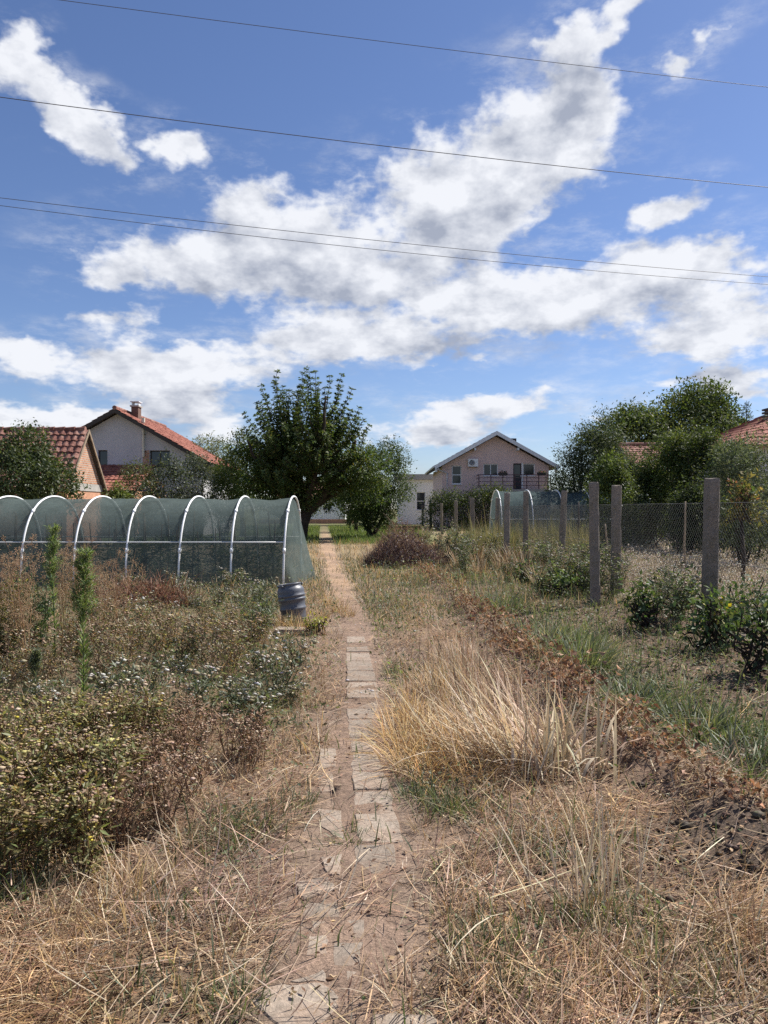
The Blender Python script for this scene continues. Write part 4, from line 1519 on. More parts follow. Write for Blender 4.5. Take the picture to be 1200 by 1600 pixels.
def cherry():
    rng = np.random.default_rng(21)
    D = 38.0
    bx, by, _ = at(467, 800, D)
    root = empty('cherry_tree', (bx, by, 0))
    tag(root, 'tall dark cherry tree with upright leafy shoots behind the net tunnel', 'tree')
    def q(px, py, dy=0.0):
        x, y, z = at(px, py, D)
        return np.array([x - bx, dy, z])
    tr = Geo()
    fork = q(478, 797)
    tr.tube([(0, 0, -0.15), (0.02, 0, 0.2), (0.12, 0.02, 0.8), fork], [0.50, 0.42, 0.36, 0.36], 10)
    limbs = [
        ([fork, q(495, 785), q(518, 760, -0.2), q(540, 728, -0.4), q(556, 690, -0.5)], [0.30, 0.26, 0.22, 0.15, 0.07]),
        ([fork, q(508, 778, 0.5), q(545, 752, 1.0), q(580, 735, 1.3), q(610, 715, 1.5)], [0.24, 0.2, 0.15, 0.10, 0.05]),
        ([fork, q(466, 772), q(458, 740, 0.3), q(455, 690, 0.5), q(448, 640, 0.6)], [0.26, 0.2, 0.16, 0.11, 0.05]),
        ([fork, q(455, 775, -0.3), q(430, 752, -0.7), q(405, 720, -0.9), q(392, 690, -1.0)], [0.22, 0.17, 0.13, 0.09, 0.04]),
        ([fork, q(480, 760, 0.4), q(488, 710, 0.7), q(492, 650, 0.8), q(495, 610, 0.8)], [0.24, 0.18, 0.14, 0.09, 0.04]),
        ([fork, q(488, 765, -0.8), q(502, 720, -1.5), q(512, 670, -1.9), q(515, 630, -2.0)], [0.2, 0.16, 0.12, 0.08, 0.04]),
        ([fork, q(470, 770, 1.0), q(462, 730, 1.8), q(470, 680, 2.3), q(472, 640, 2.5)], [0.2, 0.16, 0.12, 0.08, 0.04]),
        ([fork, q(452, 780, 0.8), q(420, 765, 1.6), q(390, 750, 2.0), q(370, 735, 2.2)], [0.18, 0.14, 0.1, 0.07, 0.04]),
    ]
    allp = []
    for pts, r in limbs:
        pts = np.array(pts)
        t = np.linspace(0, len(pts) - 1, 14)
        pp = np.stack([np.interp(t, np.arange(len(pts)), pts[:, k]) for k in range(3)], 1)
        pp[1:] += rng.normal(0, 0.035, (13, 3))
        tr.tube(pp, np.interp(t, np.arange(len(pts)), r), 8)
        allp.append(pp)
    lv = Geo()
    C = q(476, 738)
    RX, RY, RZ = 3.55, 3.1, 5.4
    n_sh = 0
    ends = []
    for k in range(230):
        # end points on a lumpy ellipsoid, more of them upwards
        u = rsphere(rng, 1)[0]
        if u[2] < -0.35: u[2] *= -0.4
        u = unit(u)
        low = u[2] < 0.15
        rr = rng.uniform(0.72, 1.04) if k % 3 else rng.uniform(0.42, 0.72)
        if u[2] > 0.3 and k % 4 == 0: rr *= 1.07
        e = C + u * np.array([RX, RY, RZ if u[2] > 0 else 1.6]) * rr
        # start on the nearest inner limb point below
        cand = np.concatenate([p[4:] for p in allp])
        dd = np.linalg.norm(cand - (C + (e - C) * 0.35), axis=1) + 0.8 * np.maximum(0, cand[:, 2] - e[2] + 0.6)
        s = cand[np.argmin(dd + rng.uniform(0, 0.4, len(dd)))]
        L_ = np.linalg.norm(e - s)
        bow = np.array([u[0], u[1], 0]) * 0.10 * L_ + np.array([0, 0, -0.08 * L_])
        pts = curve_pts(s, e, bow, 9, rng, 0.03)
        tr.tube(pts, np.linspace(0.030 + 0.006 * L_, 0.008, 9), 5, cap=False)
        n = int(85 * L_ + 24)
        leaf_run(lv, rng, pts, n, 0.15, 0.082, CHERRY, 0.09, 0.22, 0.35, tuft=0.07 if L_ > 1.5 else 0.1)
    tr.build('trunk', M_BARK, root, smooth=True)
    e_ = [np.array(pxel(a, b, c, d, D, dd)) for (a, b, c, d, dd) in ((385, 475, 690, 785, 1.8), (440, 560, 655, 770, 2.2), (500, 592, 690, 768, 1.6), (400, 520, 735, 790, 1.5), (368, 450, 705, 790, 1.6), (520, 605, 695, 780, 1.3), (430, 540, 755, 800, 1.4), (418, 540, 618, 730, 2.2), (535, 618, 692, 778, 1.6))]
    for q_ in e_:
        q_[0] -= bx; q_[1] -= by
    crown_mass(lv, rng, e_, 900, 22, 0.17, 0.145, 0.078, CHERRY, 0.7, 0.2, 0.35)
    lv.build('crown', M_LEAF, root)


def crown_mass(geo, rng, ells, nclump, per, csize, L, w, pal, surf=0.55, rough=0.16, droop=0.25, var=0.16):
    """leaf clumps spread through lumpy ellipsoids; ELLS: (x, y, z, rx, ry, rz)"""
    E = np.array(ells, float)
    vol = (E[:, 3] * E[:, 4] * E[:, 5]) ** (2 / 3)
    i = rng.choice(len(E), nclump, p=vol / vol.sum())
    u = rsphere(rng, nclump)
    ph = rng.uniform(0, 6, (len(E), 3))
    lump = 1 + rough * (np.sin(4.1 * u[:, 0] + ph[i, 0]) + np.sin(5.3 * u[:, 2] + ph[i, 1]) + np.sin(6.7 * u[:, 1] + ph[i, 2])) / 1.7
    r = (1 - surf + surf * rng.uniform(0, 1, nclump) ** 0.45) * lump * rng.choice([1, 1, 1, 1.08], nclump)
    c = E[i, :3] + u * E[i, 3:6] * r[:, None]
    keep = c[:, 2] > 0.05
    c, u = c[keep], u[keep]
    m = len(c)
    j = np.repeat(np.arange(m), per)
    n = len(j)
    p = c[j] + rng.normal(0, csize, (n, 3))
    out = unit(u[j] * 0.8 + rsphere(rng, n))
    d = unit(out + np.array([0, 0, -droop]))
    nrm = unit(np.array([0, 0, 0.9]) + 0.5 * u[j] + rng.normal(0, 0.55, (n, 3)))
    cc = pick(rng, pal, m, var)[j] * np.exp(rng.normal(0, 0.14, (n, 1)))
    LL = L * rng.uniform(0.6, 1.25, n)
    geo.leaves(p, d, nrm, LL, LL * (w / L), cc)
    return c


def pxel(px0, px1, py0, py1, d, dd=None, bx=0, by=0):
    """ellipsoid filling a rectangle of the view at distance d, relative to (bx, by)"""
    x0, _, z1 = at(px0, py0, d)
    x1, _, z0 = at(px1, py1, d)
    rx, rz = (x1 - x0) / 2, (z1 - z0) / 2
    return ((x0 + x1) / 2 - bx, d - by, (z0 + z1) / 2, rx, dd if dd else rx, rz)


cherry()


def shrub(name, label, cat, x, y, ells, nclump, per, csize, L, w, pal, seed, stems=5, trunk=None, group=None, surf=0.55, rough=0.16, droop=0.25, stem_r=0.035, **kw):
    """a bush or tree with its own stems; ELLS relative to the base"""
    rng = np.random.default_rng(seed)
    root = empty(name, (x, y, float(H(x, y))))
    tag(root, label, cat, group)
    lv = Geo()
    c = crown_mass(lv, rng, ells, nclump, per, csize, L, w, pal, surf, rough, droop, **kw)
    tr = Geo()
    if trunk:
        r0, h = trunk
        tr.tube([(0, 0, -0.1), (0.03, 0, h * 0.4), (0.0, 0.05, h)], [r0 * 1.15, r0, r0 * 0.85], 9)
        start = np.array([0, 0.05, h])
    for k in range(stems):
        e = c[rng.integers(len(c))]
        s = start + rng.normal(0, 0.02, 3) if trunk else np.array([rng.normal(0, 0.12), rng.normal(0, 0.12), -0.05])
        pts = curve_pts(s, e, (0.1 * (e[0] - s[0]), 0.1 * (e[1] - s[1]), -0.08 * np.linalg.norm(e - s)), 7, rng, 0.04)
        tr.tube(pts, np.linspace((trunk[0] * 0.55 if trunk else stem_r), 0.008, 7), 6, cap=False)
        for b in range(4):
            a = pts[rng.integers(2, 6)]
            e2 = c[np.argmin(np.linalg.norm(c - a - rng.normal(0, 0.6, 3), axis=1))]
            tr.tube(curve_pts(a, e2, (0, 0, -0.05), 5, rng, 0.02), np.linspace(0.016, 0.005, 5), 4, cap=False)
    tr.build('trunk', M_BARK, root, smooth=True)
    lv.build('crown', M_LEAF, root)
    return root


# small bushy fruit tree right of the cherry
bx, by = (577 - 600) / FPX * 41.5, 41.5
shrub('fruit_tree', 'low bushy fruit tree with many stems right of the cherry tree', 'tree', bx, by,
      [pxel(524, 632, 735, 815, 41.5, 1.8, bx, by), pxel(548, 640, 700, 790, 41.5, 1.6, bx, by), pxel(585, 634, 690, 740, 41.5, 1.0, bx, by), pxel(555, 625, 790, 825, 41.5, 1.2, bx, by)],
      950, 22, 0.16, 0.13, 0.06, CHERRY[:2] + [(1, (0.085, 0.115, 0.03))], 31, stems=11, stem_r=0.075, rough=0.2)
bx, by = (556 - 600) / FPX * 52, 52.0
shrub('fruit_tree', 'fruit tree partly hidden behind the low bushy one', 'tree', bx, by, [pxel(522, 590, 735, 812, 52, 1.6, bx, by)], 200, 18, 0.2, 0.16, 0.07, WALNUT, 32, stems=5, trunk=(0.12, 0.9))

# walnut-like tree and others left of the cherry
bx, by = (378 - 600) / FPX * 44, 44.0
shrub('plum_tree', 'yellowish green tree half hidden by the left side of the cherry tree', 'tree', bx, by,
      [pxel(352, 420, 690, 780, 44, 1.6, bx, by), pxel(360, 402, 672, 720, 44, 1.0, bx, by), pxel(335, 380, 715, 785, 44, 1.3, bx, by)], 380, 20, 0.2, 0.17, 0.08, BRIGHT, 33, stems=6, trunk=(0.14, 1.0))
bx, by = (334 - 600) / FPX * 54, 54.0
shrub('pale_tree', 'pale grey green tree beside the eave of the grey house', 'tree', bx, by,
      [pxel(302, 362, 682, 740, 54, 1.7, bx, by), pxel(315, 375, 700, 775, 54, 1.7, bx, by)], 300, 18, 0.22, 0.18, 0.08, [(3, (0.13, 0.16, 0.075)), (2, (0.17, 0.19, 0.10)), (1, (0.08, 0.11, 0.05))], 34, stems=6, trunk=(0.14, 1.4))
bx, by = (440 - 600) / FPX * 58, 58.0
shrub('far_tree', 'broad dark tree far behind the trunk of the cherry tree', 'tree', bx, by,
      [pxel(385, 470, 735, 800, 58, 2.2, bx, by), pxel(430, 500, 765, 805, 58, 1.6, bx, by)], 300, 18, 0.25, 0.2, 0.09, WALNUT, 35, stems=6, trunk=(0.15, 0.9))
bx, by = (545 - 600) / FPX * 72, 72.0
shrub('far_tree', 'far tree filling the gap beyond the low fruit trees', 'tree', bx, by,
      [pxel(520, 610, 745, 806, 72, 2.4, bx, by), pxel(490, 560, 755, 790, 72, 2.0, bx, by)], 260, 18, 0.28, 0.22, 0.1, WALNUT, 36, stems=5, trunk=(0.2, 1.0))

# shrubs between the shed and the cherry
bx, by = (58 - 600) / FPX * 24, 24.0
shrub('dark_bush', 'large dark bush in front of the brick shed roof at far left', 'bush', bx, by,
      [pxel(-30, 90, 685, 800, 24, 1.6, bx, by), pxel(40, 118, 715, 800, 24, 1.3, bx, by), pxel(5, 75, 676, 740, 24, 1.0, bx, by)], 760, 20, 0.13, 0.115, 0.06, DARKG + [(0.8, (0.10, 0.125, 0.04))], 41, stems=7, rough=0.2)
for (a, b, c, d_, D, pal, lab, sd) in [
    (183, 258, 735, 800, 33, [(4, (0.06, 0.085, 0.035)), (2, (0.09, 0.10, 0.045)), (1, (0.22, 0.14, 0.10))], 'rounded bush with pinkish tips below the flue pipe of the grey house', 42),
    (240, 300, 722, 800, 34, OLIVE, 'upright grey green bush below the dark window of the grey house', 43),
    (283, 335, 718, 800, 35, OLIVE + [(1.5, (0.25, 0.25, 0.22))], 'silvery bush at the right corner of the grey house', 44),
    (325, 372, 738, 802, 36, BRIGHT, 'yellow green bush between the silvery bush and the cherry tree', 45),
    (170, 200, 768, 800, 30, BRIGHT, 'low light green bush just right of the brick shed gable', 46)]:
    bx, by = ((a + b) / 2 - 600) / FPX * D, float(D)
    w_ = (b - a) / 2 / FPX * D
    shrub('garden_bush', lab, 'bush', bx, by, [pxel(a, b, c, d_ + 20, D, w_, bx, by), pxel(a + 8, b - 14, c - 12, c + 30, D, w_ * 0.6, bx, by)], 260, 18, 0.14, 0.12, 0.05, pal, sd, stems=6, rough=0.22)

# right: big walnut and the shrubs before it
bx, by = (1050 - 600) / FPX * 53, 53.0
shrub('walnut_tree', 'big spreading walnut tree rising behind the shrubs at right', 'tree', bx, by,
      [pxel(915, 1075, 640, 765, 54, 4.2, bx, by), pxel(1020, 1150, 614, 720, 54, 4.2, bx, by), pxel(1075, 1165, 645, 760, 54, 3.6, bx, by), pxel(1062, 1130, 606, 660, 54, 2.4, bx, by), pxel(960, 1012, 636, 680, 54, 2.0, bx, by), pxel(985, 1110, 680, 790, 54, 3.6, bx, by)],
      2100, 24, 0.33, 0.27, 0.13, WALNUT, 51, stems=14, trunk=(0.42, 2.6), rough=0.17)
bx, by = (910 - 600) / FPX * 33, 33.0
shrub('olive_tree', 'slender dark grey green tree at the right corner of the pink house', 'tree', bx, by,
      [pxel(866, 930, 700, 800, 33, 1.1, bx, by), pxel(890, 968, 660, 800, 33, 1.2, bx, by), pxel(925, 965, 645, 720, 33, 0.6, bx, by), pxel(900, 930, 685, 740, 33, .5, bx, by)], 820, 20, 0.16, 0.13, 0.045, OLIVE[:2] + DARKG, 52, stems=9, trunk=(0.12, 0.8), rough=0.22)
for (a, b, c, d_, D, pal, lab, sd) in [
    (922, 986, 728, 850, 28, BRIGHT[:2] + WALNUT, 'leafy bush right behind the mottled concrete post', 53),
    (1022, 1092, 692, 840, 29, BRIGHT[:2] + WALNUT, 'upright green bush with pointed tops in the middle of the right hedge', 54),
    (988, 1045, 728, 845, 30, WALNUT, 'dark green bush below the small tiled house', 55),
    (1068, 1135, 690, 840, 28, WALNUT + BRIGHT[:1], 'dense green bush behind the nearest concrete post', 56),
    (1045, 1120, 775, 850, 25, DARKG, 'low dark bush along the far edge of the pale field', 58),
    (950, 1012, 768, 848, 32, DARKG + WALNUT, 'low dark bush behind the light field post', 59)]:
    bx, by = ((a + b) / 2 - 600) / FPX * D, float(D)
    w_ = (b - a) / 2 / FPX * D
    shrub('hedge_bush', lab, 'bush', bx, by, [pxel(a, b, c, d_, D, w_, bx, by), pxel(a + 10, b - 16, c - 16, c + 40, D, w_ * 0.6, bx, by), pxel(a + 25, b - 4, c - 4, c + 50, D, w_ * 0.6, bx, by)], 480, 20, 0.13, 0.12, 0.055, pal, sd, stems=7, rough=0.2)
bx, by = (1165 - 600) / FPX * 21, 21.0
shrub('grey_shrub', 'tall grey green shrub with narrow leaves at the right edge below the red roof', 'bush', bx, by,
      [pxel(1112, 1180, 705, 860, 21, 1.0, bx, by), pxel(1150, 1235, 675, 870, 21, 1.2, bx, by), pxel(1125, 1165, 690, 760, 21, .6, bx, by)], 620, 18, 0.11, 0.12, 0.032, OLIVE, 57, stems=9, rough=0.2)
bx, by = (700 - 600) / FPX * 30, 31.0
for k, (a, b, c, lab) in enumerate([(660, 735, 772, 'left half of the dark hedge below the pink house'), (720, 805, 765, 'right half of the dark hedge below the pink house')]):
    D = 55.0
    bx, by = ((a + b) / 2 - 600) / FPX * D, D
    shrub('hedge', lab, 'hedge', bx, by, [pxel(a, b, c, 850, D, 1.4, bx, by), pxel(a + 5, b - 30, c - 3, c + 30, D, 1.0, bx, by), pxel(a + 30, b - 5, c - 5, c + 30, D, 1.0, bx, by)], 420, 18, 0.2, 0.16, 0.07, BRIGHT[:2] + DARKG + WALNUT, 60 + k, stems=6, rough=0.12)
bx, by = (965 - 600) / FPX * 56, 56.0
shrub('far_tree', 'far tree behind the corner of the pink house at its right', 'tree', bx, by, [pxel(858, 935, 735, 800, 56, 2.0, bx, by), pxel(940, 1010, 700, 790, 56, 2.0, bx, by)], 300, 18, 0.25, 0.2, 0.09, DARKG, 63, stems=5, trunk=(0.15, 1.0))


bx, by = (1035 - 600) / FPX * 40, 40.0
shrub('hedge_tree', 'dark leafy tree between the small tiled house and the red hipped roof', 'tree', bx, by, [pxel(1015, 1110, 668, 790, 40, 1.8, bx, by), pxel(1060, 1135, 675, 790, 40, 1.6, bx, by)], 620, 20, 0.2, 0.17, 0.08, WALNUT + DARKG, 65, stems=8, trunk=(0.16, 1.2), rough=0.18)

for (a, b, c, d_, D, pal, lab, sd) in [(1100, 1215, 705, 860, 26, OLIVE + WALNUT, 'broad mixed bush covering the wall below the red hipped roof', 66), (940, 1030, 722, 850, 34, WALNUT + DARKG, 'dark bush left of the small tiled house', 67)]:
    bx, by = ((a + b) / 2 - 600) / FPX * D, float(D)
    w_ = (b - a) / 2 / FPX * D
    shrub('hedge_bush', lab, 'bush', bx, by, [pxel(a, b, c, d_, D, w_ * 0.7, bx, by), pxel(a + 10, b - 30, c - 14, c + 50, D, w_ * 0.5, bx, by)], 620, 20, 0.14, 0.125, 0.055, pal, sd, stems=8, rough=0.2)

# small spruce tip behind the walnut
def spruce(px, d, py_top, label, seed):
    rng = np.random.default_rng(seed)
    x, y, zt = at(px, py_top, d)
    root = empty('spruce_tree', (x, y, 0))
    tag(root, label, 'tree')
    tr = Geo(); tr.tube([(0, 0, -0.1), (0, 0, zt * 0.5), (0, 0, zt)], [0.16, 0.09, 0.01], 7); tr.build('trunk', M_BARK, root)
    g = Geo()
    for k in range(150):
        h = zt * (0.15 + 0.84 * (k / 150))
        R_ = (zt - h) * 0.30 + 0.12
        a = k * 2.4 + rng.normal(0, 0.3)
        pts = curve_pts((0, 0, h), (R_ * math.cos(a), R_ * math.sin(a), h - 0.12 * R_), (0, 0, -0.12 * R_), 5)
        leaf_run(g, rng, pts, int(24 + 30 * R_), 0.10, 0.03, [(3, (0.028, 0.045, 0.03)), (1, (0.045, 0.062, 0.042))], 0.03, 0.1, 0.3)
    g.build('crown', M_LEAF, root)


spruce(1166, 52, 626, 'dark spruce tip showing behind the right side of the walnut tree', 71)

# ------------------------------------------------------------------ ground plants
STRAW = [(4, (0.40, 0.278, 0.165)), (2.5, (0.50, 0.36, 0.215)), (3.4, (0.27, 0.175, 0.118)), (3, (0.20, 0.122, 0.085)), (1.2, (0.55, 0.45, 0.33)), (1.4, (0.25, 0.215, 0.17))]
GOLD = [(4, (0.54, 0.365, 0.165)), (3, (0.62, 0.45, 0.225)), (2, (0.45, 0.285, 0.12)), (1, (0.66, 0.55, 0.37))]
PALE = [(4, (0.60, 0.49, 0.345)), (3, (0.68, 0.58, 0.43)), (2, (0.48, 0.36, 0.23)), (1, (0.36, 0.24, 0.16))]
GREEN = [(4, (0.118, 0.160, 0.066)), (3, (0.155, 0.195, 0.088)), (1.7, (0.23, 0.26, 0.14)), (1, (0.08, 0.11, 0.045))]
GREYG = [(4, (0.115, 0.14, 0.085)), (3, (0.15, 0.17, 0.11)), (2, (0.085, 0.11, 0.06)), (1, (0.20, 0.20, 0.14))]
BROWN = [(4, (0.155, 0.085, 0.052)), (3, (0.22, 0.125, 0.078)), (2, (0.10, 0.06, 0.042)), (1.5, (0.32, 0.20, 0.13))]
TANW = [(3, (0.30, 0.21, 0.12)), (3, (0.24, 0.16, 0.09)), (2, (0.38, 0.28, 0.17)), (1, (0.17, 0.12, 0.07))]


def scatter(rng, n, y0, y1, q=1.6, margin=0.7, half=0.56):
    """random ground points; the density per area falls with the distance as y^-q"""
    e = 2 - q
    u = rng.uniform(0, 1, n)
    y = (y0 ** e + u * (y1 ** e - y0 ** e)) ** (1 / e) if abs(e) > 1e-6 else y0 * (y1 / y0) ** u
    x = rng.uniform(-1, 1, n) * (half * y + margin)
    return x, y


def patches(px, py, lst):
    w = np.zeros(len(px))
    for (cx, cy, rx, ry, s) in lst:
        w = np.maximum(w, s * np.exp(-(((px - cx) / rx) ** 2 + ((py - cy) / ry) ** 2)))
    return w


def stuff(geo, name, label, cat, mat):
    o = geo.build(name, mat)
    kind(o, 'stuff')
    o['label'] = label
    o['category'] = cat
    return o


# --- straw lying on the ground
rng = np.random.default_rng(77)
x, y = scatter(rng, 300000, 2.0, 15.0, 1.75)
z, px, py = zones(x, y)
clump = 0.5 + 0.5 * wob(x, y, 2.4, 8.0)
dens = 0.10 + 0.80 * sstep(0.2, 0.75, clump)
dens *= 1 - 0.95 * z['bare'] * (1 - 0.15 * sstep(0.5, 0.8, clump)) - 0.15 * z['path'] * (1 - z['bare'])
dens *= 1 - 0.72 * z['soil']
dens *= 1 - 0.35 * z['mid']
dens *= 1 - 0.9 * sstep(4.4, 4.9, x)
dens = np.maximum(dens, 0.9 * (0.25 + 0.75 * sstep(0.15, 0.6, clump)) * patches(px, py, [(330, 1480, 200, 90, 1), (680, 1500, 160, 110, 1), (950, 1480, 260, 130, 1), (380, 1180, 110, 60, .8), (640, 1180, 60, 130, 1), (820, 1310, 180, 60, 1), (700, 1040, 60, 60, .8)]) * (1 - z['bare'] * 0.92))
dens *= 1 - 0.45 * sstep(0.1, 0.8, wob(x, y, 1.4, 40.0)) * sstep(-0.2, 0.4, x - path_x(y))
k = rng.uniform(0, 1, len(x)) < dens * 0.62
x, y, clump, px, py = x[k], y[k], clump[k], px[k], py[k]
n = len(x)
base = np.stack([x, y, H(x, y) + rng.exponential(0.014, n) * (0.5 + clump)], 1)
main = 0.9 * wob(x, y, 0.9, 12.0) + 0.3
az = np.where(rng.uniform(0, 1, n) < 0.55, main + rng.normal(0, 0.5, n), rng.uniform(0, 6.28, n))
L_ = rng.gamma(3.0, 0.042, n) + 0.03
wd = rng.uniform(0.0016, 0.0042, n) * (1 + y * 0.10)
tone = np.exp(0.30 * wob(x, y, 1.9, 21.0) + 0.18 * wob(x, y, 5.0, 2.0))
hue = wob(x, y, 1.3, 14.0)
c = pick(rng, STRAW, n, 0.26) * tone[:, None] * np.stack([1 + 0.05 * hue, 1 - 0.03 * np.abs(hue), 1 - 0.16 * hue], 1) * (1 - 0.25 * patches(px, py, [(430, 1120, 90, 60, 1), (650, 1420, 80, 130, .6), (350, 1330, 80, 60, .8)]))[:, None]
sg = Geo()
nr = y < 5.0
for m_, sgm in ((nr, 4), (~nr, 2)):
    q_ = int(m_.sum())
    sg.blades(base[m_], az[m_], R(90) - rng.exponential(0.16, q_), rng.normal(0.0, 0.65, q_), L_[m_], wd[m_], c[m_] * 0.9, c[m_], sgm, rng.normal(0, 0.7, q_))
# longer broken stalks lying about
x, y = scatter(rng, 5200, 2.1, 11.0, 1.5)
z, px, py = zones(x, y)
k = (rng.uniform(0, 1, len(x)) < 0.5 * (1 - 0.93 * z['bare']) * (1 - 0.5 * z['soil'])) & (x < 4.3)
x, y = x[k], y[k]
n = len(x)
c = pick(rng, [(3, (0.50, 0.39, 0.27)), (2, (0.60, 0.50, 0.37)), (2, (0.30, 0.19, 0.13))], n, 0.2)
for tw in (0.0, 1.4):
    rg2 = np.random.default_rng(9)
    sg.blades(np.stack([x, y, H(x, y) + rg2.exponential(0.02, n) + 0.006], 1), rg2.uniform(0, 6.28, n), R(90) - rg2.exponential(0.13, n), rg2.normal(0.05, 0.35, n), rg2.gamma(5, 0.055, n) + 0.08, rg2.uniform(0.003, 0.0058, n), c * 0.9, c, 4, tw + rg2.normal(0, 0.2, n))
stuff(sg, 'straw_litter', 'dry straw and cut grass stalks littering the ground on both sides of the path', 'straw', M_DRY)

# --- fine crumbs of leaf and soil
x, y = scatter(rng, 70000, 2.0, 14.0, 1.7)
z, px, py = zones(x, y)
k = rng.uniform(0, 1, len(x)) < (0.30 + 0.2 * z['soil'] + 0.2 * z['bed']) * (1 - 0.8 * z['bare'])
x, y = x[k], y[k]
n = len(x)
g = Geo()
LL = rng.uniform(0.008, 0.03, n) * (1 + y * 0.06)
g.leaves(np.stack([x, y, H(x, y) + rng.uniform(0.002, 0.02, n)], 1), unit(np.stack([rng.normal(size=n), rng.normal(size=n), rng.normal(0, 0.25, n)], 1)), unit(rng.normal(0, 0.5, (n, 3)) + [0, 0, 1]), LL, LL * rng.uniform(0.3, 0.8, n), pick(rng, BROWN + STRAW[:3], n, 0.3))
stuff(g, 'leaf_litter', 'crumbled dry leaves scattered over the soil', 'leaf litter', M_DRY)

# --- clods in the dug soil at right
x, y = scatter(rng, 16000, 2.3, 14.0, 1.6)
z, px, py = zones(x, y)
k = (rng.uniform(0, 1, len(x)) < z['soil'] * 0.8) & (x < 4.4)
x, y = x[k], y[k]
n = len(x)
g = Geo()
r_ = rng.gamma(2.0, 0.006, n) + 0.004
g.heads(np.stack([x, y, H(x, y) + r_ * 0.3], 1), r_, r_ * 1.3, pick(rng, [(2, (0.13, 0.095, 0.07)), (1, (0.18, 0.135, 0.10)), (1, (0.09, 0.07, 0.055))], n, 0.2), sides=5)
stuff(g, 'soil_clods', 'small crumbs and clods of dug brown soil along the right bed', 'soil', M_DRY)

# --- standing short dry grass
x, y = scatter(rng, 130000, 2.0, 16.0, 1.7)
z, px, py = zones(x, y)
gold = patches(px, py, [(640, 1165, 45, 75, 1), (690, 1090, 60, 70, .9), (620, 1110, 30, 60, .6), (760, 1180, 80, 50, .8), (860, 1290, 110, 45, .9), (760, 1265, 60, 30, .8), (480, 940, 40, 25, .9), (540, 930, 30, 25, .6), (640, 960, 60, 40, .6),
                        (440, 1180, 50, 40, .45), (330, 1200, 70, 50, .5), (330, 1040, 120, 60, .45), (900, 1430, 80, 60, .55), (960, 1530, 160, 60, .45), (1140, 1480, 80, 60, .6), (760, 1450, 100, 70, .4), (650, 1330, 50, 70, .6), (190, 1400, 90, 50, .9), (120, 1480, 130, 60, .6), (300, 1540, 160, 60, .35), (700, 1560, 120, 50, .5), (460, 985, 60, 20, .6), (470, 1130, 60, 40, .4)])
clump = 0.5 + 0.5 * wob(x, y, 4.2, 3.3)
dens = (0.05 + 0.75 * gold) * (0.15 + 0.95 * clump) * (1 - 0.93 * z['bare']) * (1 - 0.75 * z['soil'])
k = (rng.uniform(0, 1, len(x)) < dens) & (x < 4.5)
x, y, gold, px, py = x[k], y[k], gold[k], px[k], py[k]
n = len(x)
c = pick(rng, GOLD + STRAW[2:3] + PALE[:1], n, 0.2)
L_ = (rng.gamma(4.0, 0.030, n) * (0.5 + 0.5 * gold) + 0.03) * (1 + 0.25 * sstep(5, 8, y))
g = Geo()
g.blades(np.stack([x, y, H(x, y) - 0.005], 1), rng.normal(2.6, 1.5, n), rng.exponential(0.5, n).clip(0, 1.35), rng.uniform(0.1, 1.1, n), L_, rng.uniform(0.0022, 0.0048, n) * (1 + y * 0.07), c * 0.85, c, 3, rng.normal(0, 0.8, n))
stuff(g, 'dry_grass', 'short golden dry grass standing between the straw beside the path', 'grass', M_DRY)

# --- low green grass and weeds
x, y = scatter(rng, 230000, 2.0, 24.0, 1.5)
z, px, py = zones(x, y)
gp = patches(px, py, [(460, 1255, 48, 16, 1), (400, 1290, 55, 18, .8), (340, 1320, 60, 25, .8), (556, 1303, 20, 10, 1), (640, 1245, 55, 24, 1), (700, 1260, 90, 25, 1), (880, 1335, 90, 30, .7), (760, 1480, 80, 40, .9), (960, 1450, 90, 35, .6), (1080, 1530, 90, 40, .7), (660, 1390, 40, 40, .6), (300, 1440, 70, 30, .5), (250, 1560, 90, 30, .5), (620, 1055, 26, 14, .8), (400, 1060, 60, 35, .8), (440, 1105, 40, 20, .6), (300, 950, 120, 25, .6), (410, 950, 50, 30, 1),
                      (30, 1405, 40, 18, 1), (370, 1570, 60, 30, .7), (840, 1560, 70, 30, .6), (900, 1320, 60, 30, .4), (1060, 1480, 50, 30, .45), (730, 1490, 50, 25, .35), (600, 945, 55, 35, 1), (640, 915, 70, 22, .9), (590, 900, 30, 14, .8), (700, 960, 40, 20, .6),
                      (900, 1010, 70, 40, 1), (780, 950, 60, 25, .9), (1000, 1110, 90, 35, 1), (1090, 1150, 110, 45, .9), (1180, 1210, 50, 50, 1), (960, 1080, 60, 30, .9), (1040, 1010, 140, 50, .35), (850, 970, 70, 30, .6), (720, 905, 40, 14, 1), (800, 910, 130, 20, .5), (900, 930, 120, 20, .6), (240, 1050, 120, 60, .5), (60, 1105, 80, 25, .9), (250, 1120, 110, 22, .9), (400, 1130, 60, 20, .6), (330, 935, 140, 22, .8)])
clump = 0.5 + 0.5 * wob(x, y, 3.6, 6.1)
far = sstep(9, 15, y) * (1 - sstep(0, 1, x - 4.3)) * 0.5
dens = np.maximum(gp, far) * (0.1 + 1.15 * clump) * (1 - 0.95 * z['bare']) + 0.012
k = (rng.uniform(0, 1, len(x)) < dens) & (x < 4.6)
x, y, gp, px, py = x[k], y[k], gp[k], px[k], py[k]
n = len(x)
right = sstep(0.3, 0.8, x - ridge_x(y))
c = np.where((rng.uniform(0, 1, n) < 0.35 + 0.5 * right)[:, None], pick(rng, GREEN, n, 0.2), pick(rng, GREYG, n, 0.2))
L_ = rng.gamma(4.0, 0.018, n) * (1 + 0.9 * right) + 0.03
g = Geo()
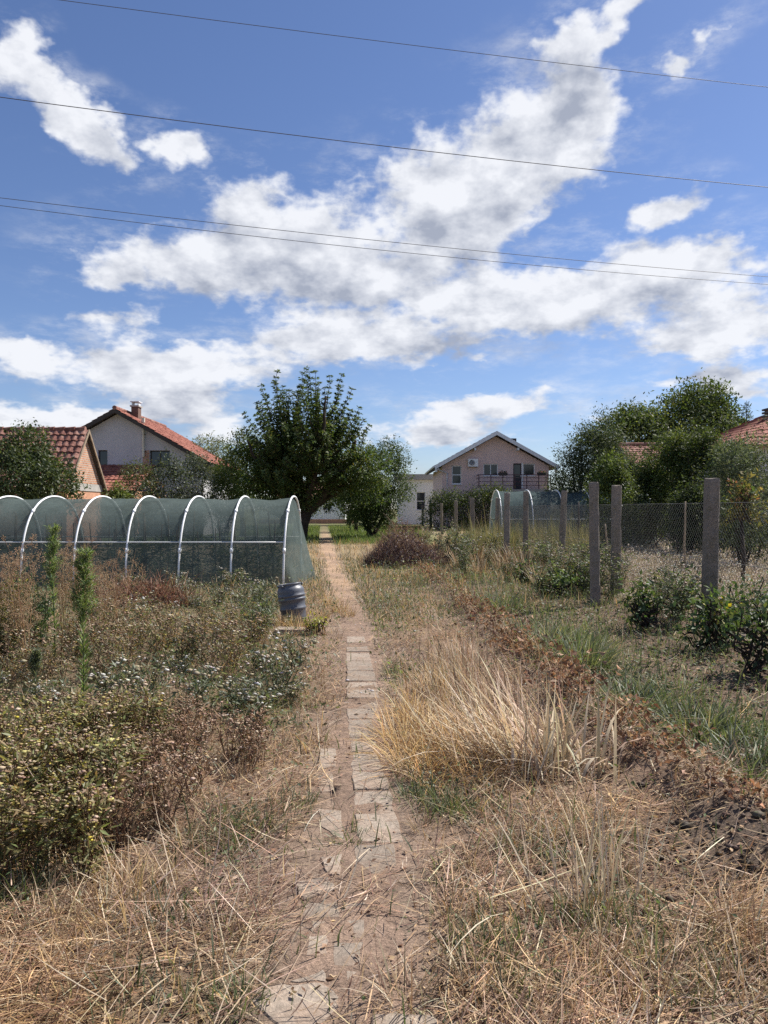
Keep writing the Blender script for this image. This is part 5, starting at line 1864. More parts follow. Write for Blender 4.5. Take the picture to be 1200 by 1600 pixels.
g.blades(np.stack([x, y, H(x, y) - 0.004], 1), rng.uniform(0, 6.28, n), rng.exponential(0.5, n).clip(0, 1.3), rng.uniform(0.1, 0.9, n), L_, rng.uniform(0.003, 0.0075, n) * (1 + y * 0.05), c * 0.85, c * 1.05, 3, rng.normal(0, 0.6, n))
stuff(g, 'green_grass', 'low green grass and creeping weeds growing in patches through the straw', 'grass', M_LEAF)

# --- low broad leaved weeds
x, y = scatter(rng, 240000, 2.2, 20.0, 1.45)
z, px, py = zones(x, y)
lw = patches(px, py, [(300, 940, 190, 30, 1), (120, 1000, 170, 60, .7), (330, 1040, 140, 60, .8), (230, 1120, 170, 28, 1), (420, 1070, 60, 40, .9), (430, 1130, 60, 30, .8), (455, 1255, 60, 18, 1), (380, 1300, 80, 28, .8), (340, 1360, 80, 35, .5), (390, 1560, 90, 40, .6), (556, 1303, 18, 8, .8),
                      (640, 1245, 60, 25, 1), (720, 1255, 80, 20, .8), (625, 1060, 30, 18, 1), (610, 950, 60, 40, 1), (650, 905, 90, 25, 1), (590, 1000, 20, 20, .5), (760, 1500, 90, 40, .5), (880, 1330, 110, 40, .55), (950, 1450, 100, 50, .4), (1080, 1520, 110, 50, .45), (840, 1560, 80, 35, .6), (660, 1440, 40, 50, .4),
                      (1000, 1060, 220, 60, .5), (1100, 1160, 140, 60, .6), (860, 980, 130, 50, .6), (760, 930, 90, 30, .7), (480, 1010, 40, 20, .6), (30, 1440, 60, 30, .7), (160, 1170, 200, 40, .5)])
clump = 0.5 + 0.5 * wob(x, y, 4.6, 11.0)
k = (rng.uniform(0, 1, len(x)) < (lw + 0.03) * sstep(0.25, 0.75, clump) * (1 - 0.95 * z['bare'])) & (x < 4.5)
x, y = x[k], y[k]
n = len(x)
g = Geo()
LL = np.minimum(np.exp(rng.normal(-3.45, 0.35, n)), 0.045) * (0.55 + 0.45 * sstep(3, 6, y)) * (1 + 0.03 * y)
hz = rng.exponential(0.032, n) * (1 + 0.09 * y)
grn = (0.5 + 0.5 * wob(x, y, 2.1, 17.0)) < rng.uniform(0.2, 0.9, n)
c = np.where(grn[:, None], pick(rng, GREEN, n, 0.22), pick(rng, GREYG + [(1, (0.24, 0.25, 0.17))], n, 0.22))
g.leaves(np.stack([x, y, H(x, y) + hz], 1), unit(np.stack([rng.normal(size=n), rng.normal(size=n), rng.normal(0.35, 0.4, n)], 1)), unit(rng.normal(0, 0.45, (n, 3)) + [0, 0, 1]), LL, LL * rng.uniform(0.3, 0.6, n), c)
stuff(g, 'low_weeds', 'low broad leaved green and grey green weeds spreading between straw and path', 'weeds', M_LEAF)

# --- small white flowers and seed heads low in the weeds
x, y = scatter(rng, 9000, 3.2, 24.0, 1.2)
z, px, py = zones(x, y)
wp = patches(px, py, [(240, 1140, 60, 22, .5), (370, 1090, 60, 30, .5), (310, 965, 120, 25, .6), (340, 1000, 110, 35, .35), (640, 960, 70, 30, .5), (690, 880, 70, 20, .5), (600, 1090, 50, 30, .35), (580, 900, 60, 20, .4), (870, 1000, 250, 60, .06), (650, 850, 60, 20, .3)])
k = rng.uniform(0, 1, len(x)) < wp * 0.55
x, y = x[k], y[k]
n = len(x)
g = Geo()
hh = rng.uniform(0.06, 0.26, n)
tip = np.stack([x, y, H(x, y) + hh], 1)
g.blades(np.stack([x, y, H(x, y)], 1), 0.0, 0.0, 0.0, hh, 0.003 * (1 + y * 0.04), (0.13, 0.15, 0.08), (0.2, 0.2, 0.12), 1, rng.uniform(0, 3, n))
r_ = rng.uniform(0.008, 0.02, n) * (1 + 0.02 * y)
g.heads(tip, r_, r_ * 0.7, pick(rng, [(3, (0.72, 0.70, 0.66)), (1, (0.60, 0.55, 0.45))], n, 0.1), (0.2, 0.2, 0.12))
stuff(g, 'white_wildflowers', 'tiny white wildflowers dotted through the low weeds', 'flowers', M_DRY)

# --- pale stubble field behind the wire fence
rngf = np.random.default_rng(78)
n = 52000
y = 8.5 * (43 / 8.5) ** (rngf.uniform(0, 1, n))
x = 4.55 + rngf.uniform(0, 1, n) * np.clip(0.60 * y - 2.6, 1.5, 24)
hh = rngf.gamma(5, 0.038, n)
c = pick(rngf, [(3, (0.46, 0.39, 0.29)), (2, (0.34, 0.28, 0.18)), (1, (0.22, 0.20, 0.11))], n, 0.2)
g = Geo()
g.blades(np.stack([x, y, H(x, y)], 1), rngf.uniform(0, 6.28, n), rngf.exponential(0.25, n), rngf.uniform(0, 0.5, n), hh, 0.004 * (1 + y * 0.07), c * 0.8, c, 2, rngf.normal(0, 0.7, n))
k = rngf.uniform(0, 1, n) < 0.36
m = int(k.sum())
r_ = rngf.uniform(0.010, 0.022, m) * (1 + 0.024 * y[k])
g.heads(np.stack([x[k], y[k], H(x[k], y[k]) + hh[k] * 0.95], 1), r_, r_ * 1.3, pick(rngf, [(3, (0.74, 0.69, 0.61)), (2, (0.62, 0.55, 0.45)), (1, (0.42, 0.34, 0.25))], m, 0.15), sides=4)
stuff(g, 'stubble_field', 'pale field of dried white headed weeds behind the wire fence', 'field', M_DRY)

# --- tall yellow green grass before the far tunnel
n = 20000
y = rngf.uniform(22, 30.3, n)
x = rngf.uniform(2.8, 7.0, n) + (y - 26) * 0.22
k = rngf.uniform(0, 1, n) < 0.45 + 0.55 * wob(x, y, 1.2, 2.0)
x, y = x[k], y[k]; n = len(x)
c = pick(rngf, [(3, (0.20, 0.20, 0.075)), (3, (0.27, 0.25, 0.11)), (1.5, (0.14, 0.16, 0.06)), (1.5, (0.40, 0.33, 0.19))], n, 0.2)
g = Geo()
g.blades(np.stack([x, y, H(x, y)], 1), rngf.uniform(0, 6.28, n), rngf.exponential(0.15, n), rngf.uniform(0, 0.5, n), rngf.gamma(9, 0.085, n), 0.014, c * 0.8, c * 1.1, 3, rngf.normal(0, 0.7, n))
stuff(g, 'tall_grass', 'tall yellow green grass growing before the far net tunnel', 'grass', M_DRY)

# --- lawn beyond the tunnel
n = 26000
y = rngf.uniform(34, 66, n); x = rngf.uniform(-9, 2.5, n) * (y / 50)
k = np.abs(x - path_x(y)) > 0.35
x, y = x[k], y[k]; n = len(x)
c = pick(rngf, [(3, (0.11, 0.17, 0.05)), (2, (0.15, 0.20, 0.065)), (1, (0.21, 0.21, 0.09))], n, 0.18)
g = Geo()
g.blades(np.stack([x, y, H(x, y)], 1), rngf.uniform(0, 6.28, n), rngf.exponential(0.3, n), 0.4, rngf.gamma(5, 0.035, n), 0.024, c * 0.85, c, 2, rngf.normal(0, 0.7, n))
stuff(g, 'lawn_grass', 'green mown grass beyond the net tunnel on both sides of the path', 'grass', M_LEAF)

# --- mixed dry growth between 12 and 34 m, both sides of the far path
n = 42000
y = 12 * (36 / 12) ** rngf.uniform(0, 1, n); x = rngf.uniform(-0.22, 0.19, n) * y
x = np.where(y < 15.2, rngf.uniform(-9, 4.0, n), x)
ok = (np.abs(x - path_x(y)) > 0.33 - 0.45 * np.clip(wob(x, y, 1.7, 31.0), 0, 1)) & ~((y > 15.2) & (x < -1.75) & (y < 19.2))
dn = 0.35 + 0.65 * wob(x, y, 1.5, 9.0)
k = ok & (rngf.uniform(0, 1, n) < dn)
x, y = x[k], y[k]; n = len(x)
c = np.where((rngf.uniform(0, 1, n) < 0.42 + 0.3 * wob(x, y, 0.7, 4.4))[:, None], pick(rngf, GREYG, n, 0.2), pick(rngf, STRAW[:3] + GOLD, n, 0.22))
g = Geo()
g.blades(np.stack([x, y, H(x, y)], 1), rngf.uniform(0, 6.28, n), rngf.exponential(0.4, n).clip(0, 1.3), rngf.uniform(0, 0.8, n), rngf.gamma(4, 0.045, n), 0.0045 * (1 + 0.07 * y), c * 0.85, c, 2, rngf.normal(0, 0.7, n))
stuff(g, 'meadow_growth', 'mixed dry and grey green growth along the far part of the path', 'grass', M_DRY)


# ------------------------------------------------------------------ single plants
def ribbon(geo, pts, w, c, rng):
    """a thin stalk as two crossed strips along a polyline"""
    pts = np.asarray(pts, float)
    n = len(pts)
    a = rng.uniform(0, math.pi)
    w = np.linspace(w, w * 0.35, n)[:, None]
    for s in (np.array([math.cos(a), math.sin(a), 0]), np.array([-math.sin(a), math.cos(a), 0])):
        v = np.concatenate([pts - s * w * 0.5, pts + s * w * 0.5])
        i = np.arange(n - 1)
        geo.add(v, np.stack([i, i + 1, n + i + 1, n + i], 1), c)


def weed_proto(seed, h, stems, spread, stalk_pal, leaf_pal, head_pal, nleaf, nhead, leafL, headr, head_low=(0.2, 0.15, 0.08), branchy=5):
    rng = np.random.default_rng(seed)
    st, lf, hd = Geo(), Geo(), Geo()
    tips = []
    for k in range(stems):
        a = rng.uniform(0, 6.28)
        hh = h * rng.uniform(0.65, 1.1)
        r0 = rng.uniform(0, 0.06)
        out = spread * rng.uniform(0.2, 1.0)
        b0 = np.array([r0 * math.cos(a), r0 * math.sin(a), -0.02])
        e = np.array([math.cos(a) * out, math.sin(a) * out, hh])
        pts = curve_pts(b0, e, (0, 0, 0.08 * hh), 6, rng, 0.012)
        c = pick(rng, stalk_pal, 1)[0]
        ribbon(st, pts, 0.008, c, rng)
        for q in range(branchy):
            t = rng.uniform(0.4, 0.95)
            p = pts[0] * 0 + np.array([np.interp(t * 5, np.arange(6), pts[:, j]) for j in range(3)])
            d = unit(np.array([rng.normal(0, 0.7), rng.normal(0, 0.7), 1.0]))
            l2 = hh * rng.uniform(0.12, 0.3)
            p2 = p + d * l2
            ribbon(st, [p, p + d * l2 * 0.5 + rng.normal(0, 0.01, 3), p2], 0.004, c, rng)
            tips.append(p2)
        tips.append(e)
        n = nleaf // stems
        leaf_run(lf, rng, pts, n, leafL, leafL * 0.28, leaf_pal, 0.05, 0.05, 0.1)
    tips = np.array(tips)
    wt = rng.gamma(0.8, 1.0, len(tips)) + 0.05
    i = rng.choice(len(tips), nhead, p=wt / wt.sum())
    p = tips[i] + rng.normal(0, 0.022, (nhead, 3)) * np.array([1, 1, 0.45])
    r_ = headr * np.exp(rng.normal(0, 0.4, nhead))
    hd.heads(p, r_, r_ * 1.2, pick(rng, head_pal, nhead, 0.2), head_low)
    return st, lf, hd


def weed_thing(name, label, cat, group, protos_geo, mats, names):
    root = empty(name)
    tag(root, label, cat, group)
    for g, m, nm in zip(protos_geo, mats, names):
        if g.n:
            kind(g.build(nm, m, root), 'stuff')
    return root


def plant_out(protos, spots, rng, smin=0.8, smax=1.2):
    """first use of a prototype moves it, later ones copy it"""
    used = set()
    for (x, y) in spots:
        i = rng.integers(len(protos))
        s = rng.uniform(smin, smax)
        o = protos[i] if i not in used else None
        if o is None:
            o = clone(protos[i])
        used.add(i)
        o.location = (x, y, float(H(x, y)))
        o.rotation_euler = (rng.normal(0, 0.05), rng.normal(0, 0.05), rng.uniform(0, 6.28))
        o.scale = (s * rng.uniform(0.9, 1.1), s * rng.uniform(0.9, 1.1), s)
    for i, p in enumerate(protos):
        if i not in used:
            for c in list(p.children):
                bpy.data.objects.remove(c)
            bpy.data.objects.remove(p)


def spots_px(rng, n, polys, mind=0.12):
    """ground points inside photo rectangles (x0, x1, y0, y1, weight)"""
    out = []
    w = np.array([p[4] for p in polys], float)
    tries = 0
    while len(out) < n and tries < n * 40:
        tries += 1
        p = polys[rng.choice(len(polys), p=w / w.sum())]
        x, y = G(rng.uniform(p[0], p[1]), HOR + FPX * EYE / rng.uniform(FPX * EYE / (p[3] - HOR), FPX * EYE / (p[2] - HOR)))
        if all((x - a) ** 2 + (y - b) ** 2 > mind ** 2 for a, b in out):
            out.append((x, y))
    return out


YELLOWH = [(2, (0.44, 0.38, 0.15)), (2, (0.36, 0.29, 0.12)), (4, (0.38, 0.26, 0.18)), (2, (0.50, 0.40, 0.28)), (0.5, (0.50, 0.40, 0.06))]
rng = np.random.default_rng(200)
nm = ['stalk', 'foliage', 'seed_head']
# near left bed: bushy, yellowish heads
pr = []
for k in range(5):
    gs = weed_proto(210 + k, 0.46, 13, 0.20, [(2, (0.14, 0.10, 0.05)), (1, (0.16, 0.075, 0.04))], [(3, (0.17, 0.185, 0.07)), (2, (0.22, 0.20, 0.085)), (2, (0.26, 0.19, 0.105))], YELLOWH, 330, 170, 0.06, 0.0085)
    pr.append(weed_thing('flowering_weed', 'bushy weed with faded yellow flower heads in the near left bed', 'weed', 'faded yellow flowering weeds in the near left bed', gs, (M_STEM, M_LEAF, M_DRY), nm))
plant_out(pr, spots_px(rng, 27, [(-80, 130, 1280, 1400, 2.2), (-60, 190, 1210, 1300, 2.2), (-40, 240, 1165, 1215, 1.2)], 0.13), rng, 0.72, 1.0)
# drier brown ones further right and behind
pr = []
for k in range(5):
    gs = weed_proto(220 + k, 0.36, 11, 0.22, [(2, (0.24, 0.15, 0.095)), (1, (0.17, 0.10, 0.065)), (1, (0.38, 0.28, 0.18))], [(3, (0.22, 0.135, 0.08)), (2, (0.30, 0.20, 0.125)), (1, (0.15, 0.15, 0.07))], [(3, (0.42, 0.295, 0.21)), (2, (0.31, 0.195, 0.13)), (1, (0.55, 0.45, 0.33))], 170, 120, 0.05, 0.0075)
    pr.append(weed_thing('withered_weed', 'withered brown weed with reddish brown heads right of the yellow flowering weeds', 'weed', 'withered brown weeds in the near left bed', gs, (M_STEM, M_DRY, M_DRY), nm))
plant_out(pr, spots_px(rng, 26, [(190, 330, 1170, 1260, 2), (130, 260, 1260, 1330, 1.2), (60, 330, 1135, 1180, 1.5), (330, 420, 1160, 1215, .6)], 0.14), rng, 0.6, 0.95)
# second bed: brown thicket between the tall horseweed and the tunnel
pr = []
for k in range(5):
    gs = weed_proto(230 + k, 0.44, 12, 0.28, [(2, (0.20, 0.13, 0.085)), (1, (0.15, 0.14, 0.08)), (1, (0.36, 0.27, 0.18))], [(2, (0.20, 0.135, 0.08)), (2, (0.26, 0.18, 0.11)), (2.4, (0.14, 0.15, 0.075)), (1.5, (0.11, 0.13, 0.055))], [(3, (0.40, 0.28, 0.19)), (2, (0.44, 0.36, 0.20)), (1, (0.28, 0.18, 0.12)), (0.7, (0.50, 0.43, 0.14)), (0.7, (0.62, 0.57, 0.48))], 280, 120, 0.055, 0.009)
    pr.append(weed_thing('thicket_weed', 'tall brown weed in the second thicket between the bare gap and the net tunnel', 'weed', 'brown weeds of the second thicket', gs, (M_STEM, M_LEAF, M_DRY), nm))
plant_out(pr, spots_px(rng, 44, [(-60, 170, 1005, 1085, 4), (150, 400, 985, 1080, 3), (300, 410, 1010, 1070, 1)], 0.22), rng, 0.65, 1.1)
# grey green weeds with white flowers in the middle of the left plot
pr = []
for k in range(5):
    gs = weed_proto(240 + k, 0.30, 15, 0.28, [(2, (0.13, 0.13, 0.07)), (1, (0.20, 0.16, 0.10))], GREYG, [(2, (0.70, 0.68, 0.62)), (2, (0.46, 0.38, 0.26)), (1, (0.34, 0.30, 0.18))], 260, 60, 0.06, 0.013)
    pr.append(weed_thing('white_flowered_weed', 'grey green weed with small white flowers between the thicket and the net tunnel', 'weed', 'grey green white flowered weeds of the left plot', gs, (M_STEM, M_LEAF, M_DRY), nm))
plant_out(pr, spots_px(rng, 62, [(130, 440, 915, 985, 3), (-40, 140, 930, 990, 1), (280, 470, 960, 1060, 1.2), (180, 460, 1085, 1135, 1.5), (-40, 120, 1095, 1125, .6)], 0.22), rng, 0.6, 1.2)
# the same kind round the fence and the brush pile
pr = []
for k in range(4):
    gs = weed_proto(250 + k, 0.75, 14, 0.30, [(2, (0.14, 0.14, 0.08)), (1, (0.22, 0.17, 0.11))], GREYG + GREEN[:1], [(2, (0.55, 0.50, 0.42)), (2, (0.42, 0.34, 0.23))], 300, 70, 0.085, 0.016)
    pr.append(weed_thing('fence_weed', 'grey green weed growing along the feet of the concrete posts', 'weed', 'grey green weeds along the posts', gs, (M_STEM, M_LEAF, M_DRY), nm))
plant_out(pr, [(rng.uniform(2.2, 4.2), y) for y in np.geomspace(13.5, 34, 26)] + [(rng.uniform(3.6, 4.9), y) for y in np.geomspace(10.5, 24, 16)] + [(rng.uniform(1.5, 2.6), y) for y in np.geomspace(18, 30, 10)], rng, 0.7, 1.25)
# tan tall grassy plants round the posts
def tuft(seed, n, L, w, pal, lean, bend, rad=0.06, c_low=0.8, segs=4):
    rg = np.random.default_rng(seed)
    g = Geo()
    a = rg.uniform(0, 6.28, n)
    r_ = rad * np.sqrt(rg.uniform(0, 1, n))
    c = pick(rg, pal, n, 0.18)
    g.blades(np.stack([r_ * np.cos(a), r_ * np.sin(a), np.full(n, -0.01)], 1), a + rg.normal(0, 0.6, n), np.abs(rg.normal(lean, lean * 0.6, n)), rg.uniform(0.2, 1.0, n) * bend, L * rg.uniform(0.45, 1.1, n), w * rg.uniform(0.6, 1.2, n), c * c_low, c, segs, rg.normal(0, 0.5, n))
    return g


def tuft_stuff(name, label, cat, spots, rng, protos, mat, smin=0.75, smax=1.25):
    g = Geo()
    for (x, y) in spots:
        p = protos[rng.integers(len(protos))]
        a, sc = rng.uniform(0, 6.28), rng.uniform(smin, smax)
        V = np.concatenate(p.v) * sc
        V = np.stack([V[:, 0] * math.cos(a) - V[:, 1] * math.sin(a) + x, V[:, 0] * math.sin(a) + V[:, 1] * math.cos(a) + y, V[:, 2] + float(H(x, y))], 1)
        b = g.n
        g.add(V, np.zeros((0, 3), int), np.concatenate(p.c))
        g.f3 += [f + b for f in p.f3]
        g.f4 += [f + b for f in p.f4]
    stuff(g, name, label, cat, mat)


def tuft_things(name, label, cat, group, spots, rng, protos, mat, smin=0.75, smax=1.25):
    obs = []
    for g in protos:
        o = empty(name)
        kind(g.build('blade' if 'grass' in cat else 'foliage', mat, o), 'stuff')
        tag(o, label, cat, group)
        obs.append(o)
    plant_out(obs, spots, rng, smin, smax)


tuft_stuff('post_grass', 'tan dry grass growing at the foot of the far concrete posts', 'grass', [(rng.uniform(1.8, 4.6), y) for y in np.geomspace(15, 40, 34)], rng, [tuft(300 + k, 90, 0.75, 0.012, PALE + TANW, 0.25, 0.8, 0.12) for k in range(3)], M_DRY)
tuft_stuff('straw_grass', 'loose straw coloured grass standing in the near litter right of the path', 'grass',
            [G(*p) for p in [(930, 1430), (890, 1480), (950, 1500), (1140, 1450), (1175, 1480), (840, 1300), (790, 1320), (900, 1310), (700, 1420), (760, 1540), (1010, 1560), (860, 1580), (660, 1290), (970, 1370), (1080, 1560), (640, 1560), (1160, 1570), (740, 1350)]], rng,
            [tuft(310 + k, 50, 0.19, 0.005, PALE + STRAW[:3], 0.5, 1.1, 0.07) for k in range(4)], M_DRY, 0.7, 1.25)
tuft_stuff('broken_grass', 'broken pale grass at the edge of the near left bed', 'grass',
            [G(*p) for p in [(190, 1400), (230, 1410), (160, 1440), (110, 1430), (60, 1450), (260, 1370), (300, 1330), (350, 1480), (120, 1530), (420, 1180), (370, 1220), (330, 1270), (240, 1470), (410, 1420)]], rng,
            [tuft(320 + k, 42, 0.26, 0.0045, PALE + STRAW[:3], 0.55, 0.8, 0.08) for k in range(4)], M_DRY, 0.7, 1.2)
tuft_stuff('golden_grass', 'golden flattened grass at the right edge of the slabs before the pale clump', 'grass',
            [G(*p) for p in [(628, 1180), (650, 1205), (670, 1170), (640, 1150), (690, 1200), (615, 1150), (660, 1130), (700, 1150), (720, 1190), (640, 1110), (740, 1215), (680, 1220)]], rng,
            [tuft(330 + k, 95, 0.36, 0.005, GOLD, 0.8, 1.2, 0.12) for k in range(4)], M_DRY, 0.8, 1.2)


# big pale clump of dried tall grass leaning to the left
def reed_clump(label, px, py, n, L, lean_az, lean, w, seed, rad=(0.4, 0.2), pal=PALE, bend=0.7):
    rg = np.random.default_rng(seed)
    x, y, z = P3(px, py)
    root = empty('dry_grass_clump', (x, y, z))
    tag(root, label, 'grass clump')
    g = Geo()
    u = rg.normal(0, 1, (n, 2)) * np.array(rad) * 0.5
    c = pick(rg, pal, n, 0.17)
    az = lean_az + rg.normal(0, 0.7, n)
    g.blades(np.stack([u[:, 0], u[:, 1], H(x + u[:, 0], y + u[:, 1]) - z - 0.01], 1), az, np.abs(rg.normal(lean, 0.36, n)), rg.normal(0.45, 0.5, n) * bend, L * rg.uniform(0.5, 1.08, n), w * rg.uniform(0.5, 1.3, n), c * 0.8, c, 5, rg.normal(0, 0.5, n))
    kind(g.build('blade', M_DRY, root), 'stuff')
    s = Geo()
    for k in range(n // 14):
        b = np.array([rg.normal(0, rad[0] * 0.5), rg.normal(0, rad[1] * 0.5), -0.02])
        a = lean_az + rg.normal(0, 0.6)
        ll = L * rg.uniform(0.8, 1.25); le = lean * rg.uniform(0.5, 1.3)
        e = b + np.array([math.cos(a) * math.sin(le), math.sin(a) * math.sin(le), math.cos(le)]) * ll
        ribbon(s, curve_pts(b, e, (0, 0, 0.06), 6, rg, 0.01), 0.006, pick(rg, pal, 1)[0], rg)
    kind(s.build('stalk', M_DRY, root), 'stuff')


reed_clump('largest pale dry grass clump leaning left over the dead bean row', 830, 1195, 190, 0.74, R(155), 0.72, 0.0105, 401, (0.34, 0.22))
reed_clump('middle pale dry grass clump left of the largest one', 755, 1170, 130, 0.56, R(140), 0.60, 0.008, 406, (0.30, 0.25), PALE + GOLD[:1])
reed_clump('reddish tan dry grass clump behind the middle pale one', 770, 1105, 210, 0.54, R(125), 0.50, 0.007, 402, (0.42, 0.42), PALE[:1] + STRAW[:3] + [(2, (0.36, 0.22, 0.15))])
reed_clump('whitish broad leaved dry stalks curling at the right end of the clump', 872, 1212, 90, 0.62, R(60), 0.35, 0.017, 403, (0.26, 0.16), PALE[:2], 2.4)
reed_clump('dry grass clump nearest the slabs behind the golden tufts', 690, 1085, 150, 0.40, R(130), 0.5, 0.0065, 404, (0.38, 0.42), PALE + GOLD[:2])
reed_clump('farthest thin dry grass clump of the group right of the slabs', 715, 1040, 130, 0.48, R(110), 0.4, 0.007, 407, (0.40, 0.45), PALE + STRAW[:3])
reed_clump('sparse upright pale stalks in the near straw at lower right', 930, 1420, 60, 0.50, R(95), 0.22, 0.007, 405, (0.28, 0.16), PALE[:2], 0.4)

# green grass clumps in the bed at right
for k, (px, py, n, L, lab) in enumerate([
    (905, 1045, 620, 0.62, 'largest lush green grass clump beside the dead bean row'), (850, 1005, 360, 0.50, 'green grass clump just behind the largest lush one'), (780, 950, 360, 0.50, 'grey green grass clump farther up beside the bean row'),
    (985, 1105, 480, 0.38, 'low spreading green grass right of the largest lush clump'), (1085, 1145, 460, 0.36, 'low green grass in the middle of the bed at right'), (1185, 1220, 340, 0.42, 'green grass clump at the right edge of the photo'),
    (720, 905, 200, 0.35, 'bright green clump beside the far end of the bean row'), (1040, 1085, 160, 0.28, 'thin green tuft in the bed below the vines'), (940, 1075, 200, 0.34, 'green tuft leaning over the brown bean row')]):
    g = tuft(420 + k, n, L, 0.0105, GREYG[:2] + GREEN + [(2, (0.22, 0.24, 0.16)), (1, (0.34, 0.30, 0.19))], 0.55, 1.5, 0.26 + 0.06 * (k % 3), 0.75)
    o = empty('grass_clump', P3(px, py))
    kind(g.build('blade', M_LEAF, o), 'stuff')
    tag(o, lab, 'grass clump')
for (px, py, lab, L) in [(400, 1300, 'green tuft in the straw left of the broken slabs', 0.14), (705, 1262, 'grey green tuft right of the slabs before the pale clump', 0.15), (375, 1565, 'green tuft left of the nearest slab', 0.13), (835, 1565, 'green tuft in the straw at the bottom right of centre', 0.13), (430, 1108, 'green tuft left of the slabs opposite the dry clump', 0.16), (612, 1052, 'green tuft touching the right edge of the far slabs', 0.16), (548, 1305, 'small green grass tuft growing between the slabs', 0.09), (30, 1405, 'green grass tuft at the left edge under the yellow weeds', 0.24), (465, 1255, 'short green grass tuft left of the slabs', 0.12), (640, 1243, 'green tuft at the right edge of the slabs', 0.12)]:
    o = empty('grass_clump', P3(px, py))
    kind(tuft(int(px + py), 90, L, 0.005, GREEN + GREYG[:1], 0.6, 0.9, 0.09, 0.8, 3).build('blade', M_LEAF, o), 'stuff')
    tag(o, lab, 'grass clump')


# dead bean row on the ridge
def dead_plant(seed, n=190):
    rg = np.random.default_rng(seed)
    g = Geo()
    p = rg.normal(0, 1, (n, 3)) * np.array([0.075, 0.17, 0.045]) + np.array([0, 0, 0.07])
    p[:, 2] = np.abs(p[:, 2])
    LL = np.minimum(np.exp(rg.normal(-3.4, 0.4, n)), 0.06)
    g.leaves(p, unit(rsphere(rg, n) + [0, 0, -0.2]), rsphere(rg, n), LL, LL * rg.uniform(0.35, 0.8, n), pick(rg, BROWN[:2] + [(4, (0.29, 0.16, 0.095)), (3, (0.38, 0.25, 0.165))], n, 0.25), 0.45)
    m = 16
    g.blades(rg.normal(0, 1, (m, 3)) * [0.05, 0.1, 0.01], rg.uniform(0, 6.28, m), rg.uniform(0.3, 1.4, m), rg.uniform(0.2, 1.2, m), rg.uniform(0.15, 0.35, m), 0.006, (0.22, 0.15, 0.09), (0.36, 0.26, 0.16), 4)
    return g


rows_y = np.concatenate([np.arange(3.9, 9.0, 0.27), np.arange(9.0, 19.5, 0.62)])
tuft_things('dead_bean_plant', 'withered brown bean plant on the long diagonal soil ridge', 'dead plant', 'withered bean plants along the soil ridge', [(float(ridge_x(yy)) + rng.normal(0, 0.05), yy) for yy in rows_y], rng, [dead_plant(440 + k, (80, 160, 110, 55, 180, 100)[k]) for k in range(6)], M_DRY, 0.75, 1.4)


# tall horseweeds
def horseweed(label, px, py, h, seed, pal, lean=0.0, bush=1.0):
    rg = np.random.default_rng(seed)
    root = empty('horseweed', P3(px, py))
    tag(root, label, 'weed')
    z_ = np.linspace(0, h, 12)
    pts = np.stack([lean * z_ + 0.012 * np.sin(z_ * 4), 0.01 * np.sin(z_ * 5 + 1), z_], 1)
    s = Geo(); s.tube(pts, np.linspace(0.009, 0.003, 12), 6, (0.12, 0.14, 0.06)); 
    l = Geo()
    leaf_run(l, rg, pts, int(300 * h), 0.075, 0.010, pal, 0.004, 0.03, -0.6)
    # branched top
    hd = Geo()
    for k in range(int(46 * bush)):
        t = rg.uniform(0.62, 1.0)
        p = np.array([np.interp(t * 11, np.arange(12), pts[:, j]) for j in range(3)])
        a = rg.uniform(0, 6.28)
        ln = 0.20 * (1.12 - t) * h * 0.9 + 0.04
        e = p + np.array([math.cos(a) * ln * 0.62, math.sin(a) * ln * 0.62, ln * 0.85])
        q = curve_pts(p, e, (0, 0, -0.01), 4)
        ribbon(s, q, 0.003, (0.14, 0.17, 0.07), rg)
        leaf_run(l, rg, q, 22, 0.05, 0.006, pal, 0.005, 0.0, -0.3)
        m = 9
        tt = rg.uniform(0.3, 1, m)[:, None]
        hd.heads(q[0] * (1 - tt) + q[-1] * tt + rg.normal(0, 0.008, (m, 3)), 0.0055, 0.012, pick(rg, [(2, (0.24, 0.27, 0.11)), (1, (0.36, 0.36, 0.20))], m))
    s.build('stem', M_STEM, root); kind(l.build('foliage', M_LEAF, root), 'stuff'); kind(hd.build('flower_head', M_DRY, root), 'stuff')


HW = [(3, (0.13, 0.20, 0.06)), (2, (0.18, 0.25, 0.085)), (1, (0.24, 0.28, 0.12))]
horseweed('tall green horseweed standing alone in the left foreground bed', 125, 1150, 1.24, 501, HW, 0.03, 1.3)
horseweed('green horseweed seen before the second hoop of the net tunnel', 83, 1040, 1.36, 502, HW, 0.0, 1.0)
horseweed('short grey green horseweed at left below the brown thicket', 52, 1105, 0.42, 503, GREYG, 0.0, 0.5)


